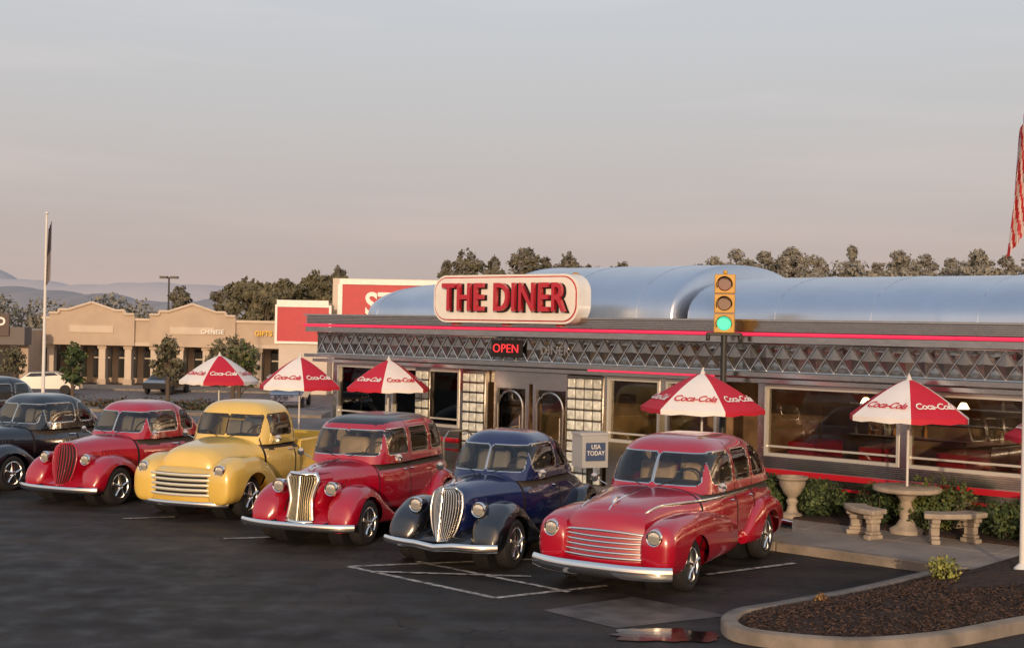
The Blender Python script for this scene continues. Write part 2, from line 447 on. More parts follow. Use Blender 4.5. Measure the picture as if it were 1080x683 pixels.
sedan47 = dict(paint='red', wb=2.80, wr=.33, Ro=.375, bn=3.4, wx=.76, fn=2.7, rocker=1,
    body=[(-.66, .38, .30, .94), (-.60, .46, .28, 1.01), (-.45, .52, .27, 1.07), (-.2, .56, .27, 1.11), (.2, .63, .27, 1.15), (.7, .77, .27, 1.18), (1.2, .83, .27, 1.19), (2.2, .83, .27, 1.17), (2.9, .80, .29, 1.15), (3.4, .72, .33, 1.09), (3.7, .60, .38, .98), (3.86, .42, .44, .82)],
    cab=dict(zb=1.09, zt=1.80, yf0=.62, yf1=1.00, yr0=3.56, yr1=3.02, wb=.78, wr=.70, ws=(1.21, 1.60, .62), m=4.6, ns=3.9, nf=5.0, nr=2.6,
             side=[(1.02, 1.64, .06), (1.74, 2.32, .06), (2.42, 2.92, .09)]),
    ff=[(-.80, .66, .12, .38, .70), (-.77, .68, .18, .31, .80), (-.68, .70, .22, .27, .88), (-.4, .71, .23, .25, .94), (0, .72, .235, .25, .96), (.4, .72, .23, .25, .94), (.8, .735, .20, .26, .89), (1.2, .75, .165, .27, .81), (1.6, .77, .10, .30, .70)],
    rf=[(2.05, .76, .07, .30, .46), (2.25, .77, .13, .29, .72), (2.6, .775, .165, .29, .88), (2.9, .775, .165, .29, .90), (3.25, .76, .16, .31, .82), (3.6, .72, .12, .36, .66), (3.8, .66, .05, .44, .54)],
    seams=[.62, 1.68, 2.36], handles=[1.55, 2.28], head=(.69, -.81, .74, .10), bump=(.33, .93, -1.00, .085), tail=4.02, guards=0, side_strip=1.03, hood_strip=1,
    grille=dict(type='wide', n=5, z=(.46, .70), w=[(0, .54), (.5, .58), (1, .50)], y=-.88, c=.15, r=.017, lean=.16, crown=1, bar='chrome', back=3,
                nose=((.035, .03, 1), (.05, .12, .99), (.09, .22, .95), (.17, .29, .9), (.36, .335, .86))), seat='tan', hchrome=0)

coupe36 = dict(paint='blue', fpaint='black', wb=2.75, wr=.33, Ro=.37, bn=2.7, wx=.74,
    body=[(-.44, .20, .44, 1.0), (-.36, .27, .42, 1.06), (0, .38, .34, 1.11), (.5, .54, .30, 1.15), (.85, .66, .28, 1.16), (1.5, .72, .26, 1.15), (2.2, .70, .26, 1.13), (2.7, .64, .30, 1.08), (3.2, .52, .34, .92), (3.5, .36, .40, .72), (3.58, .22, .46, .6)],
    cab=dict(zb=1.07, zt=1.73, yf0=.66, yf1=.98, yr0=2.75, yr1=2.15, wb=.67, wr=.60, ws=(1.19, 1.54, .54), m=4, ns=3.6, nf=4.8, nr=2.3, side=[(1.0, 1.72, .07), (1.84, 2.16, .08)]),
    ff=ff30(.88), rf=rf30(2.75), board=(1.0, 2.3), seams=[.72, 1.78], handles=[1.65], head=(.47, -.43, .80, .10), bullet=1, louvres=6,
    bump=(.34, .84, -.80, .055), tail=3.75, vb=1, hood_strip=1,
    grille=dict(type='tall', w=[(.38, .11), (.55, .19), (.8, .235), (.98, .21), (1.06, .10)], y=-.66, lean=.18, v=.16, n=17, bar='chromed', rimm='chromed', rim=.018, mid=1), seat='grey_seat')

sedan34 = dict(paint='red', wb=2.80, wr=.335, Ro=.375, bn=3.0, insert=1, wx=.74,
    body=[(-.44, .22, .44, .98), (-.36, .28, .42, 1.05), (0, .38, .34, 1.11), (.5, .53, .30, 1.15), (.85, .66, .28, 1.17), (1.5, .73, .26, 1.17), (2.4, .73, .26, 1.16), (2.9, .70, .30, 1.14), (3.3, .62, .34, 1.05), (3.45, .5, .42, .9)],
    cab=dict(zb=1.09, zt=1.79, yf0=.68, yf1=.90, yr0=3.25, yr1=3.05, wb=.71, wr=.65, ws=(1.22, 1.59, .56), m=5, div=-.01, ns=4.4, nf=5.5, nr=3.4, side=[(.98, 1.55, .04), (1.68, 2.30, .04), (2.42, 2.85, .06)]),
    ff=ff30(.87), rf=rf30(2.80), board=(1.0, 2.35), seams=[.74, 1.62, 2.36], handles=[1.5, 1.75], head=(.43, -.44, .84, .10), bullet=1, hchrome=1, louvres=7,
    bump=(.33, .92, -.82, .055), tail=3.72, vb=0, hood_strip=1,
    grille=dict(type='tall', w=[(.36, .21), (.50, .185), (.66, .17), (.82, .205), (.96, .245), (1.04, .20)], y=-.64, lean=.13, v=.09, n=15, bar='gold_reflect', rimm='chrome', rim=.032, mid=1), seat='tan')

coupe35 = dict(paint='red', wb=2.75, wr=.33, Ro=.37, bn=2.7, wx=.74,
    body=coupe36['body'],
    cab=dict(zb=1.07, zt=1.73, yf0=.68, yf1=.98, yr0=2.7, yr1=2.2, wb=.68, wr=.61, ws=(1.19, 1.54, .55), m=4.2, ns=3.8, nf=5, nr=2.4, side=[(1.0, 1.72, .06), (1.84, 2.2, .08)]),
    ff=ff30(.86), rf=rf30(2.75), board=(1.0, 2.3), seams=[.72, 1.78], handles=[1.65], head=(.45, -.46, .80, .095), bullet=1, hchrome=0, louvres=6,
    bump=(.31, .86, -.80, .05), tail=3.75, hood_strip=0,
    grille=dict(type='tall', w=[(.36, .13), (.55, .22), (.8, .26), (.98, .22), (1.06, .12)], y=-.66, lean=.15, v=.15, n=13, bar='red', rimm='red', rim=.018, mid=0), seat='grey_seat')

coupe_dark = dict(coupe35); coupe_dark.update(paint='black', fpaint='black', grille=dict(coupe36['grille']), head=(.47, -.43, .80, .10), hchrome=1)

truck = dict(paint='yellow', wb=2.90, wr=.35, Ro=.40, bn=2.9, wx=.76, fn=2.8,
    body=[(-.62, .40, .40, .98), (-.56, .50, .38, 1.08), (-.35, .57, .36, 1.17), (.1, .61, .34, 1.23), (.45, .69, .32, 1.26), (.7, .79, .30, 1.26), (1.2, .82, .29, 1.25), (1.72, .80, .29, 1.24), (1.78, .76, .31, 1.2)],
    cab=dict(zb=1.14, zt=1.86, yf0=.52, yf1=.74, yr0=1.80, yr1=1.74, wb=.78, wr=.70, ws=(1.28, 1.63, .62), m=4.6, ns=3.8, nf=4.8, nr=4, side=[(.82, 1.46, .07)]),
    ff=[(-.76, .68, .12, .36, .70), (-.72, .69, .21, .28, .84), (-.55, .69, .27, .26, .95), (-.25, .69, .29, .26, 1.02), (.1, .69, .29, .26, 1.02), (.45, .71, .25, .26, .90), (.75, .74, .19, .26, .64), (1.0, .76, .13, .26, .42)],
    rf=[(2.2, .84, .08, .30, .44), (2.4, .84, .13, .30, .74), (2.7, .84, .15, .30, .90), (3.0, .84, .15, .30, .92), (3.3, .84, .14, .30, .78), (3.6, .84, .08, .34, .5)],
    board=(.9, 2.3), seams=[.62, 1.56], handles=[1.42], head=(.72, -.74, .82, .095), bump=(.27, .82, -.80, .045), tail=4.25, hood_strip=0, trim='seam',
    grille=dict(type='wide', n=5, z=(.42, .74), w=[(0, .66), (.5, .64), (1, .56)], y=-.84, c=.13, r=.026, bar='creamgrille'), seat='grey_seat')

car("vintage_sedan", (1.54, 16.24, 0), 30, sedan47)
car("vintage_coupe", (-.64, 17.45, 0), 25, coupe36)
car("vintage_sedan", (-2.80, 18.95, 0), 21, sedan34)
tk = car("vintage_pickup_truck", (-5.06, 21.4, 0), 20, truck)
b = MB()
b.box2((-.70, 1.86, .55), (.70, 4.0, .60)); b.box2((-.73, 1.86, .55), (-.68, 4.0, 1.12)); b.box2((.68, 1.86, .55), (.73, 4.0, 1.12))
b.box2((-.68, 1.86, .55), (.68, 1.90, 1.15)); b.box2((-.68, 3.96, .55), (.68, 4.0, 1.12))
b.tube([(-.72, 1.86, 1.12), (-.72, 4.0, 1.12)], .03); b.tube([(.72, 1.86, 1.12), (.72, 4.0, 1.12)], .03)
b.build("cargo_bed", [M['yellow']], tk, bevel=.01)
car("vintage_coupe", (-7.50, 22.55, 0), 24, coupe35)
car("vintage_coupe", (-9.95, 24.1, 0), 25, coupe_dark)
sd2 = dict(sedan34); sd2.update(paint='black', insert=0)
car("vintage_sedan", (-13.8, 29.4, 0), 28, sd2)

# ------------------------------------------------------------------ ground
def gz(x, y):
    t = min(1, max(0, (y-36)/40)); return -1.4*t*t*(3-2*t)
def asphalt_mat():
    m = bpy.data.materials.new("asphalt"); m.use_nodes = True; nt = m.node_tree; b = nt.nodes["Principled BSDF"]
    N = nt.nodes.new; L = nt.links.new
    g = N("ShaderNodeNewGeometry")
    def nz(s, d=8):
        n = N("ShaderNodeTexNoise"); n.inputs["Scale"].default_value = s; n.inputs["Detail"].default_value = d; L(g.outputs["Position"], n.inputs["Vector"]); return n
    a, c, f = nz(.35), nz(2.2), nz(90, 3)
    r1 = N("ShaderNodeValToRGB"); r1.color_ramp.elements[0].position = .3; r1.color_ramp.elements[1].position = .72
    r1.color_ramp.elements[0].color = (.022, .020, .020, 1); r1.color_ramp.elements[1].color = (.052, .047, .044, 1)
    L(a.outputs["Fac"], r1.inputs["Fac"])
    def mul(A, B, blend='MULTIPLY'):
        mx = N("ShaderNodeMix"); mx.data_type = 'RGBA'; mx.blend_type = blend; mx.inputs["Factor"].default_value = 1
        L(A, mx.inputs["A"]); L(B, mx.inputs["B"]); return mx.outputs["Result"]
    r2 = N("ShaderNodeValToRGB"); r2.color_ramp.elements[0].position = .35; r2.color_ramp.elements[1].position = .7
    r2.color_ramp.elements[0].color = (.60, .60, .60, 1); r2.color_ramp.elements[1].color = (1.2, 1.16, 1.12, 1)
    L(c.outputs["Fac"], r2.inputs["Fac"])
    r3 = N("ShaderNodeValToRGB"); r3.color_ramp.elements[0].position = .35; r3.color_ramp.elements[1].position = .7
    r3.color_ramp.elements[0].color = (.5, .5, .5, 1); r3.color_ramp.elements[1].color = (1.6, 1.55, 1.5, 1)
    L(f.outputs["Fac"], r3.inputs["Fac"])
    o2 = mul(mul(r1.outputs[0], r2.outputs[0]), r3.outputs[0])
    mp = N("ShaderNodeMapping"); mp.inputs["Rotation"].default_value = (0, 0, math.radians(35)); mp.inputs["Scale"].default_value = (.12, 1.6, 1); L(g.outputs["Position"], mp.inputs["Vector"])
    sn = N("ShaderNodeTexNoise"); sn.inputs["Scale"].default_value = 1; sn.inputs["Detail"].default_value = 5; L(mp.outputs[0], sn.inputs["Vector"])
    r4 = N("ShaderNodeValToRGB"); r4.color_ramp.elements[0].position = .38; r4.color_ramp.elements[1].position = .66
    r4.color_ramp.elements[0].color = (.50, .50, .50, 1); r4.color_ramp.elements[1].color = (1.35, 1.28, 1.2, 1); L(sn.outputs["Fac"], r4.inputs["Fac"])
    o2 = mul(o2, r4.outputs[0])
    vo = N("ShaderNodeTexVoronoi"); vo.feature = 'DISTANCE_TO_EDGE'; vo.inputs["Scale"].default_value = .22
    wv = N("ShaderNodeVectorMath"); wv.operation = 'ADD'; L(g.outputs["Position"], wv.inputs[0]); L(c.outputs["Color"], wv.inputs[1]); L(wv.outputs[0], vo.inputs["Vector"])
    lt = N("ShaderNodeMath"); lt.operation = 'LESS_THAN'; lt.inputs[1].default_value = .004; L(vo.outputs["Distance"], lt.inputs[0])
    mx3 = N("ShaderNodeMix"); mx3.data_type = 'RGBA'; L(lt.outputs[0], mx3.inputs["Factor"]); L(o2, mx3.inputs["A"]); mx3.inputs["B"].default_value = (.010, .010, .011, 1)
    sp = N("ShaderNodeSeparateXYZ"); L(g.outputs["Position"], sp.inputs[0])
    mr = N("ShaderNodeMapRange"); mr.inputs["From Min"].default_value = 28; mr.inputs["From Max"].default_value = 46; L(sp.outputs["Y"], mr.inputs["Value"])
    mx5 = N("ShaderNodeMix"); mx5.data_type = 'RGBA'; L(mr.outputs[0], mx5.inputs["Factor"]); L(mx3.outputs["Result"], mx5.inputs["A"]); mx5.inputs["B"].default_value = (.15, .13, .125, 1)  # distant asphalt painted paler, as low grazing sun makes it look
    gt = N("ShaderNodeMath"); gt.operation = 'GREATER_THAN'; gt.inputs[1].default_value = 125; L(sp.outputs["Y"], gt.inputs[0])
    mx4 = N("ShaderNodeMix"); mx4.data_type = 'RGBA'; L(gt.outputs[0], mx4.inputs["Factor"]); L(mx5.outputs["Result"], mx4.inputs["A"]); mx4.inputs["B"].default_value = (.10, .12, .07, 1)
    L(mx4.outputs["Result"], b.inputs["Base Color"])
    rr = N("ShaderNodeMapRange"); rr.inputs["From Min"].default_value = .35; rr.inputs["From Max"].default_value = .65; rr.inputs["To Min"].default_value = .5; rr.inputs["To Max"].default_value = .85
    L(c.outputs["Fac"], rr.inputs["Value"]); L(rr.outputs[0], b.inputs["Roughness"]); b.inputs["Specular IOR Level"].default_value = .3
    bp = N("ShaderNodeBump"); bp.inputs["Strength"].default_value = .6; bp.inputs["Distance"].default_value = .01; L(f.outputs["Fac"], bp.inputs["Height"]); L(bp.outputs[0], b.inputs["Normal"])
    return m
xs = sorted(set([-2500, -1500, -800, -400, -200, -120]+[i*10 for i in range(-9, 10)]+[120, 200, 400, 800, 1500, 2500]))
ysg = [-60, -20]+[i*4 for i in range(0, 24)]+[100, 125, 160, 250, 500, 1000, 2000, 4000]
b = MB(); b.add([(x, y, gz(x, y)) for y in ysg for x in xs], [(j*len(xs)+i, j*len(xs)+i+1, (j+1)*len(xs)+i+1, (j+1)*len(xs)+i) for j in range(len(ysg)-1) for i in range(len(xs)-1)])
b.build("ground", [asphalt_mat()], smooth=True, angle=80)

paintw = mat("road_paint", (.50, .48, .44), .7, col2=(.10, .095, .09), vscale=9)
def strip(bb, p, q, w=.10, z=.004):
    p = V((p[0], p[1], 0)); q = V((q[0], q[1], 0)); d = (q-p).normalized(); n = V((-d.y, d.x, 0))*w/2
    bb.add([(p-n)+V((0, 0, z)), (p+n)+V((0, 0, z)), (q+n)+V((0, 0, z)), (q-n)+V((0, 0, z))], [(0, 3, 2, 1)])
F = 1350; CH = 3.2
def gp(u, v):
    d = CH*F/(v-(335.2+.02*u)); return ((u-540+.02*(v-341))/F*d, d)
L1 = [((368, 597), (523, 630)), ((523, 630), (640, 617)), ((368, 597), (600, 588)), ((440, 592), (600, 624)), ((236, 568), (300, 566)), ((130, 547), (185, 545)), ((745, 606), (838, 594)), ((395, 603), (560, 608))]
b = MB()
for i, (a, c) in enumerate(L1): strip(b, gp(*a), gp(*c), .085, .004+.0015*i)
b.build("parking_lines", [paintw], smooth=False)

# ------------------------------------------------------------------ diner
A40 = math.radians(40)
D = empty("diner_building", (-4.38, 30.4, 0), -A40)
def dl(x, y, z=0):
    return V((-4.38+x*math.cos(A40)+y*math.sin(A40), 30.4-x*math.sin(A40)+y*math.cos(A40), z))
steel = mat("stainless_steel", (.72, .69, .64), .20, 1, bump=.14, bscale=3)
steel_d = mat("stainless_panel", (.30, .275, .25), .22, 1, bump=.25, bscale=5)
vault_m = mat("vault_metal", (.66, .69, .74), .34, 1, bump=.16, bscale=1.0, var=.06, vscale=1.0)
redp = mat("enamel_red", (.46, .012, .025), .3, 0, .6)
whitep = mat("enamel_white", (.78, .76, .70), .45, 0, .2, var=.04)
neon = mat("neon_tube", (.6, .02, .06), .3, emis=(1, .04, .12), es=.6)
neonb = mat("neon_sign_tube", (.6, .02, .02), .3, emis=(1, .05, .06), es=1.0)
wallin = mat("interior_wall", (.34, .21, .12), .8, col2=(.14, .08, .05), vscale=2)
floorin = mat("interior_floor", (.12, .10, .09), .5)
XR = 23; DEP = 6; XL = .25
b = MB()
b.box2((11.2, 0, .13), (XR, .12, 1.02), 0)
b.box2((XL, 0, .13), (4.3, .12, 1.02), 0)
b.box2((8.2, 0, .13), (11.2, .12, 1.02), 0)
b.box2((XL, 0, 2.30), (XR, .12, 3.25), 1)
b.box2((XL, .12, .13), (XL+.12, DEP, 3.25), 0)
b.box2((XR-.12, .12, .13), (XR, DEP, 3.25), 0)
b.box2((XL, DEP, .0), (XR, DEP+.15, 3.25), 1)
b.box2((XL, -.02, 3.25), (XR, DEP+.15, 3.33), 1)
for x in (.32, 2.15, 4.36, 8.14, 9.5, 10.75, 11.6, 14.25, 16.9, 19.5, 22.2):
    b.box2((x-.07, -.015, 1.02), (x+.07, .10, 2.30), 0)
b.build("walls", [steel, steel_d], D)
b = MB()
for x0_, x1_ in ((11.2, XR), (XL, 4.3)):
    b.box2((x0_, -.045, .70), (x1_, -.004, .80), 0)
    b.box2((x0_, -.03, .52), (x1_, -.004, .565), 0)
    for k in range(5): b.box2((x0_, -.02, .83+.035*k), (x1_, -.004, .845+.035*k), 2)
b.box2((11.2, -.012, .13), (XR, -.002, .40), 1)
b.build("base_trim", [redp, mat("base_tile", (.05, .05, .055), .3), steel_d], D)
framew = mat("window_frame_bright", (.80, .77, .70), .35, .6)
b = MB()
for x0, x1 in ((11.67, 14.18), (14.32, 16.83), (16.97, 19.43), (19.57, 22.1), (.40, 2.08), (2.22, 4.29), (8.21, 9.43), (9.57, 10.68)):
    b.box2((x0, .045, 1.05), (x1, .055, 2.27), 1)
    for (p, q) in (((x0, 1.02), (x1, 1.08)), ((x0, 2.22), (x1, 2.297)), ((x0, 1.08), (x0+.05, 2.22)), ((x1-.05, 1.08), (x1, 2.22))):
        b.box2((p[0], -.03, p[1]), (q[0], .06, q[1]), 0)
    b.box2((x0+.05, .0, 1.18), (x1-.05, .03, 1.215), 0)
b.build("windows", [framew, M['bglass']], D)
b = MB()
b.box2((-.0, -.30, 2.52), (XR, -.002, 3.02), 1)
b.box2((-.1, -.62, 2.44), (XR, -.002, 2.515), 0)
b.box2((-.03, -.42, 2.33), (XR, -.002, 2.40), 0)
b.box2((-.15, -.55, 3.03), (XR, .0, 3.14), 0)
b.box2((-.18, -.48, 3.22), (XR, .0, 3.40), 1)
b.box2((-.22, -.56, 3.402), (XR, .25, 3.44), 0)
for i in range(5): b.box2((-.2, -.505, 3.235+.033*i), (XR, -.481, 3.25+.033*i), 0)
b.build("canopy", [steel, steel_d], D)
b = MB(); p_ = .32; zc_ = 2.77
for i in range(int(22.7/p_)+1):
    x = 0+i*p_
    for s_ in (1, -1):
        z0, z1 = (2.54, 3.0) if s_ > 0 else (3.0, 2.54)
        b.tube([(x, -.315, z0), (x+p_*.999, -.315, z1)], .010, 0, 4)
b.tube([(0, -.312, 2.53), (XR, -.312, 2.53)], .012); b.tube([(0, -.312, 3.01), (XR, -.312, 3.01)], .012)
qr = random.Random(9)
for i in range(int(22.7/p_)+1):
    for (cx_, cz_, hz_, hw_) in ((i*p_, 2.77, .20, .14), (i*p_+p_/2, 2.915, .075, .11), (i*p_+p_/2, 2.625, .075, .11)):
        dp = qr.uniform(.012, .022)
        ox, oz = qr.uniform(-.02, .02), qr.uniform(-.02, .02)
        vs = [(cx_-hw_, -.303, cz_), (cx_, -.303, cz_-hz_), (cx_+hw_, -.303, cz_), (cx_, -.303, cz_+hz_), (cx_+ox, -.303-dp, cz_+oz)]
        if cx_-hw_ > 0: b.add(vs, [(0, 1, 4), (1, 2, 4), (2, 3, 4), (3, 0, 4)], 1)
b.build("quilted_band", [steel, steel_d], D, smooth=False)
b = MB()
b.tube([(-.18, -.58, 3.18), (XR, -.58, 3.18)], .030, 0)
b.tube([(8.2, -.66, 2.42), (11.0, -.66, 2.42)], .018, 0)
b.build("neon_trim", [neon], D)
def vault(name, x0, x1, ztop, y0=.25, y1=5.9, zb=3.40, lend=0, rend=0):
    b = MB(); n = 36; yc = (y0+y1)/2; ry = (y1-y0)/2
    xs_ = []
    if lend:
        for i in range(10): xs_.append((x0+lend*i/9, math.sqrt(max(.0004, 1-(1-i/9)**2))))
    else: xs_.append((x0, 1))
    for i in range(1, 13): xs_.append((x0+lend+(x1-rend-x0-lend)*i/12, 1))
    for i in range(1, 10 if rend else 0): xs_.append((x1-rend+rend*i/9, math.sqrt(max(.0004, 1-(i/9)**2))))
    vs = []
    for x, k in xs_:
        for j in range(n+1):
            a = math.pi*j/n
            vs.append((x, yc-ry*sgp(math.cos(a), .9)*(.35+.65*k), zb+(ztop-zb)*k*abs(math.sin(a))**.85))
    fs = [(i*(n+1)+j, i*(n+1)+j+1, (i+1)*(n+1)+j+1, (i+1)*(n+1)+j) for i in range(len(xs_)-1) for j in range(n)]
    b.add(vs, fs); b.add(vs[:n+1], [tuple(range(n+1))]); b.add(vs[-n-1:], [tuple(range(n+1))])
    x = x0+lend
    while x <= x1-rend+.01:
        pts = [(x, yc-(ry+.002)*sgp(math.cos(math.pi*j/24), .9), zb+(ztop+.002-zb)*abs(math.sin(math.pi*j/24))**.85) for j in range(25)]
        b.tube(pts, .009, 0, 5); x += 1.83
    b.build(name, [vault_m], D, angle=50)
vault("vault_roof", .3, 3.3, 4.24, lend=1.1)
vault("vault_roof", 4.6, 9.7, 4.60, lend=.4, rend=.25)
vault("vault_roof", 9.85, XR, 4.32)
gb = mat("glass_block", (.66, .68, .62), .15, 0, 1, var=.25, vscale=9)
b = MB()
for x0, x1 in ((4.42, 5.02), (7.25, 8.10), (3.0, 3.4)):
    nx = max(2, int(round((x1-x0)/.2)))
    b.box2((x0-.03, -.04, .13), (x1+.03, .10, 2.29), 1)
    for i in range(nx):
        for k in range(10):
            cx_ = x0+(i+.5)*(x1-x0)/nx; cz_ = .24+k*.21
            b.box((cx_, -.055, cz_), ((x1-x0)/nx-.035, .05, .175), 0)
b.build("glass_block_columns", [gb, steel_d], D, bevel=.015)
b = MB()
b.box2((5.06, .12, 2.05), (7.2, .2, 2.29), 0)
for xc in (5.62, 6.68):
    b.box2((xc-.48, .14, .13), (xc-.38, .2, 2.05), 0); b.box2((xc+.38, .14, .13), (xc+.48, .2, 2.05), 0)
    b.box2((xc-.38, .14, 1.94), (xc+.38, .2, 2.05), 0); b.box2((xc-.38, .14, .13), (xc+.38, .2, .95), 0)
    b.box2((xc-.38, .165, .95), (xc+.38, .175, 1.94), 1)
    pts = [(xc-.34, .12, .7)]+[(xc-.34*math.cos(math.pi*i/16), .12, 1.55+.34*math.sin(math.pi*i/16)) for i in range(17)]+[(xc+.34, .12, .7)]
    b.tube(pts, .03, 0, 8)
    b.tube([(xc+.30, .06, .9), (xc+.30, .06, 1.4)], .015, 0, 6)
b.build("entrance_doors", [steel, M['bglass']], D)
b = MB()
for xc in (5.0, 7.2):
    pts = [(xc, -.35, .13), (xc, -.35, .9), (xc, -.5, 1.05), (xc, -1.1, 1.05), (xc, -1.25, .9), (xc, -1.25, .13)]
    b.tube(pts, .022, 0, 8)
b.build("entry_handrail", [steel], D)
b = MB()
b.box2((XL+.12, .12, .10), (XR-.12, DEP, .14), 1); b.box2((XL+.12, 3.4, .14), (XR-.12, 3.5, 3.2), 0)
for i in range(8):
    x = 12.0+i*1.35
    b.box2((x, .25, .14), (x+.5, 1.4, 1.28), 2)
    if i % 2 == 0: b.box2((x+.62, .3, .78), (x+1.2, 1.4, .82), 3)
for i in range(4): b.box2((.5+i*1.0, .25, .14), (.9+i*1.0, 1.4, 1.25), 2)
for k in range(3): b.box2((11.8, 3.15, 1.25+.3*k), (XR-1, 3.39, 1.28+.3*k), 3)
for i in range(110):
    x = 11.9+R.random()*9.8; k = R.randrange(3); h = .12+R.random()*.12
    b.lathe([(.03, 0), (.035, h*.6), (.012, h*.75), (.012, h)], (x, 3.27, 1.28+.3*k), 'Z', 4+R.randrange(2), 7)
for i in range(7):
    x = 12.6+i*1.5; b.box2((x, 3.36, 2.2), (x+.6, 3.39, 2.65), 4+i % 2)
b.build("interior", [wallin, floorin, mat("booth_vinyl", (.34, .015, .02), .35), steel, mat("bottle_amber", (.60, .28, .06), .15), mat("bottle_clear", (.60, .56, .48), .15)], D)
lampm = mat("pendant_lamp_glow", (.9, .8, .6), .4, emis=(1, .68, .36), es=9)
fillm = mat("interior_fill_glow", (.9, .8, .6), .4, emis=(1, .70, .40), es=3)  # for glowing ceiling panels added to brighten the interior
b = MB()
for x in (1.5, 3.5, 9.0, 12.8, 14.6, 16.4, 18.2, 20.0, 21.6):
    b.tube([(x, 1.7, 2.1), (x, 1.7, 3.2)], .008, 1); b.lathe([(.03, .10), (.05, .09), (.10, 0), (.09, -.01), (.01, -.01)], (x, 1.7, 1.96), 'Z', 0, 16)
for x in (2.5, 6.2, 9.5, 12.5, 15, 17.5, 20): b.box2((x, 2.3, 3.02), (x+1.1, 2.55, 3.06), 2)
b.build("pendant_lamps", [lampm, M['dark'], fillm], D)

def text(name, s, size, mat_, parent, M4, extrude=.01, offset=0, sx=1, shear=0, sp=1):
    cu = bpy.data.curves.new(name, 'FONT'); cu.body = s; cu.size = size; cu.extrude = extrude; cu.offset = offset
    cu.align_x = 'CENTER'; cu.align_y = 'CENTER'; cu.shear = shear; cu.space_character = sp; cu.resolution_u = 4
    cu.materials.append(mat_)
    o = bpy.data.objects.new(name, cu); scene.collection.objects.link(o); o.parent = parent
    o.matrix_local = M4 @ Matrix.Diagonal((sx, 1, 1, 1)); return o
def M4f(loc, ex, ey):
    ex = V(ex).normalized(); ey = V(ey).normalized(); ez = ex.cross(ey)
    m = Matrix((ex, ey, ez)).transposed().to_4x4(); m.translation = V(loc); return m
FR = lambda x, y, z: M4f((x, y, z), (1, 0, 0), (0, 0, 1))
SG = empty("diner_sign", dl(0, 0, 0), -A40)
def pill(b, xc, zc, hw, hh, r, y0, y1, m, mside):
    pts = []
    for cx_, cz_, a0 in ((xc+hw-r, zc+hh-r, 0), (xc-hw+r, zc+hh-r, 90), (xc-hw+r, zc-hh+r, 180), (xc+hw-r, zc-hh+r, 270)):
        for k in range(11):
            a = math.radians(a0+9*k); pts.append((cx_+r*math.cos(a), cz_+r*math.sin(a)))
    n = len(pts)
    b.add([(p[0], y0, p[1]) for p in pts], [tuple(range(n))], m); b.add([(p[0], y1, p[1]) for p in pts], [tuple(range(n))], m)
    b.add([(p[0], y0, p[1]) for p in pts]+[(p[0], y1, p[1]) for p in pts], [(i, (i+1) % n, n+(i+1) % n, n+i) for i in range(n)], mside)
SX, SZ = 6.09, 3.79
b = MB()
pill(b, SX, SZ, 1.92, .49, .36, -.75, -.35, 1, 1)
pill(b, SX, SZ, 1.88, .45, .33, -.760, -.752, 2, 2)
pill(b, SX, SZ, 1.855, .425, .31, -.775, -.762, 0, 0)
for x in (4.6, 6.0, 7.4): b.box2((x-.05, -.6, 3.24), (x+.05, -.5, 3.40), 2)
b.build("sign_box", [whitep, whitep, redp], SG)
text("lettering", "THE DINER", .80, redp, SG, FR(SX+.06, -.86, SZ+.0), .04, .012, .74, 0, 1.12)
text("lettering_outline", "THE DINER", .80, M['dark'], SG, FR(SX+.085, -.79, SZ-.015), .008, .022, .74, 0, 1.12)
ns = empty("neon_open_sign", dl(0, 0, 0), -A40)
b = MB(); b.box2((5.50, -.40, 2.60), (6.32, -.345, 2.95), 0)
b.build("backboard", [M['dark']], ns, bevel=.01)
text("lettering", "OPEN", .25, neonb, ns, FR(5.92, -.43, 2.775), .008, -.002, 1.05, 0, 1.05)
text("lettering", "DINER", .24, steel, D, FR(7.15, -.36, 2.76), .01, .004, 1, 0, 1.1)

conc = mat("concrete", (.30, .26, .22), .85, col2=(.21, .18, .155), vscale=1.6, bump=.3, bscale=40)
concd = mat("kerb_concrete", (.27, .225, .18), .85, col2=(.15, .125, .10), vscale=2.5, bump=.4, bscale=40)
mulch = mat("mulch", (.050, .024, .014), .95, col2=(.018, .010, .007), vscale=14, bump=1, bscale=35)
b = MB()
x = -3.0
while x < 24:
    for y0, y1 in ((-3.33, -2.0), (-1.985, -.0)):
        b.box2((x, y0, -.1), (x+1.5-.012, y1-.002, .13), 0)
    x += 1.5
b.box2((-3.0, 0, -.1), (-.01, 7, .125), 0)
b.build("sidewalk", [conc], loc=dl(0, 0), rz=-A40, bevel=.006)
b = MB(); x = -3.0
while x < 20:
    b.box2((x, -3.50, -.1), (x+2.4-.012, -3.335, .135)); x += 2.4
b.build("kerb", [concd], loc=dl(0, 0), rz=-A40, bevel=.02)
b = MB(); b.box2((11.3, -1.15, .05), (23, -.05, .17))
b.build("planting_bed", [mulch], loc=dl(0, 0), rz=-A40, bevel=.03)

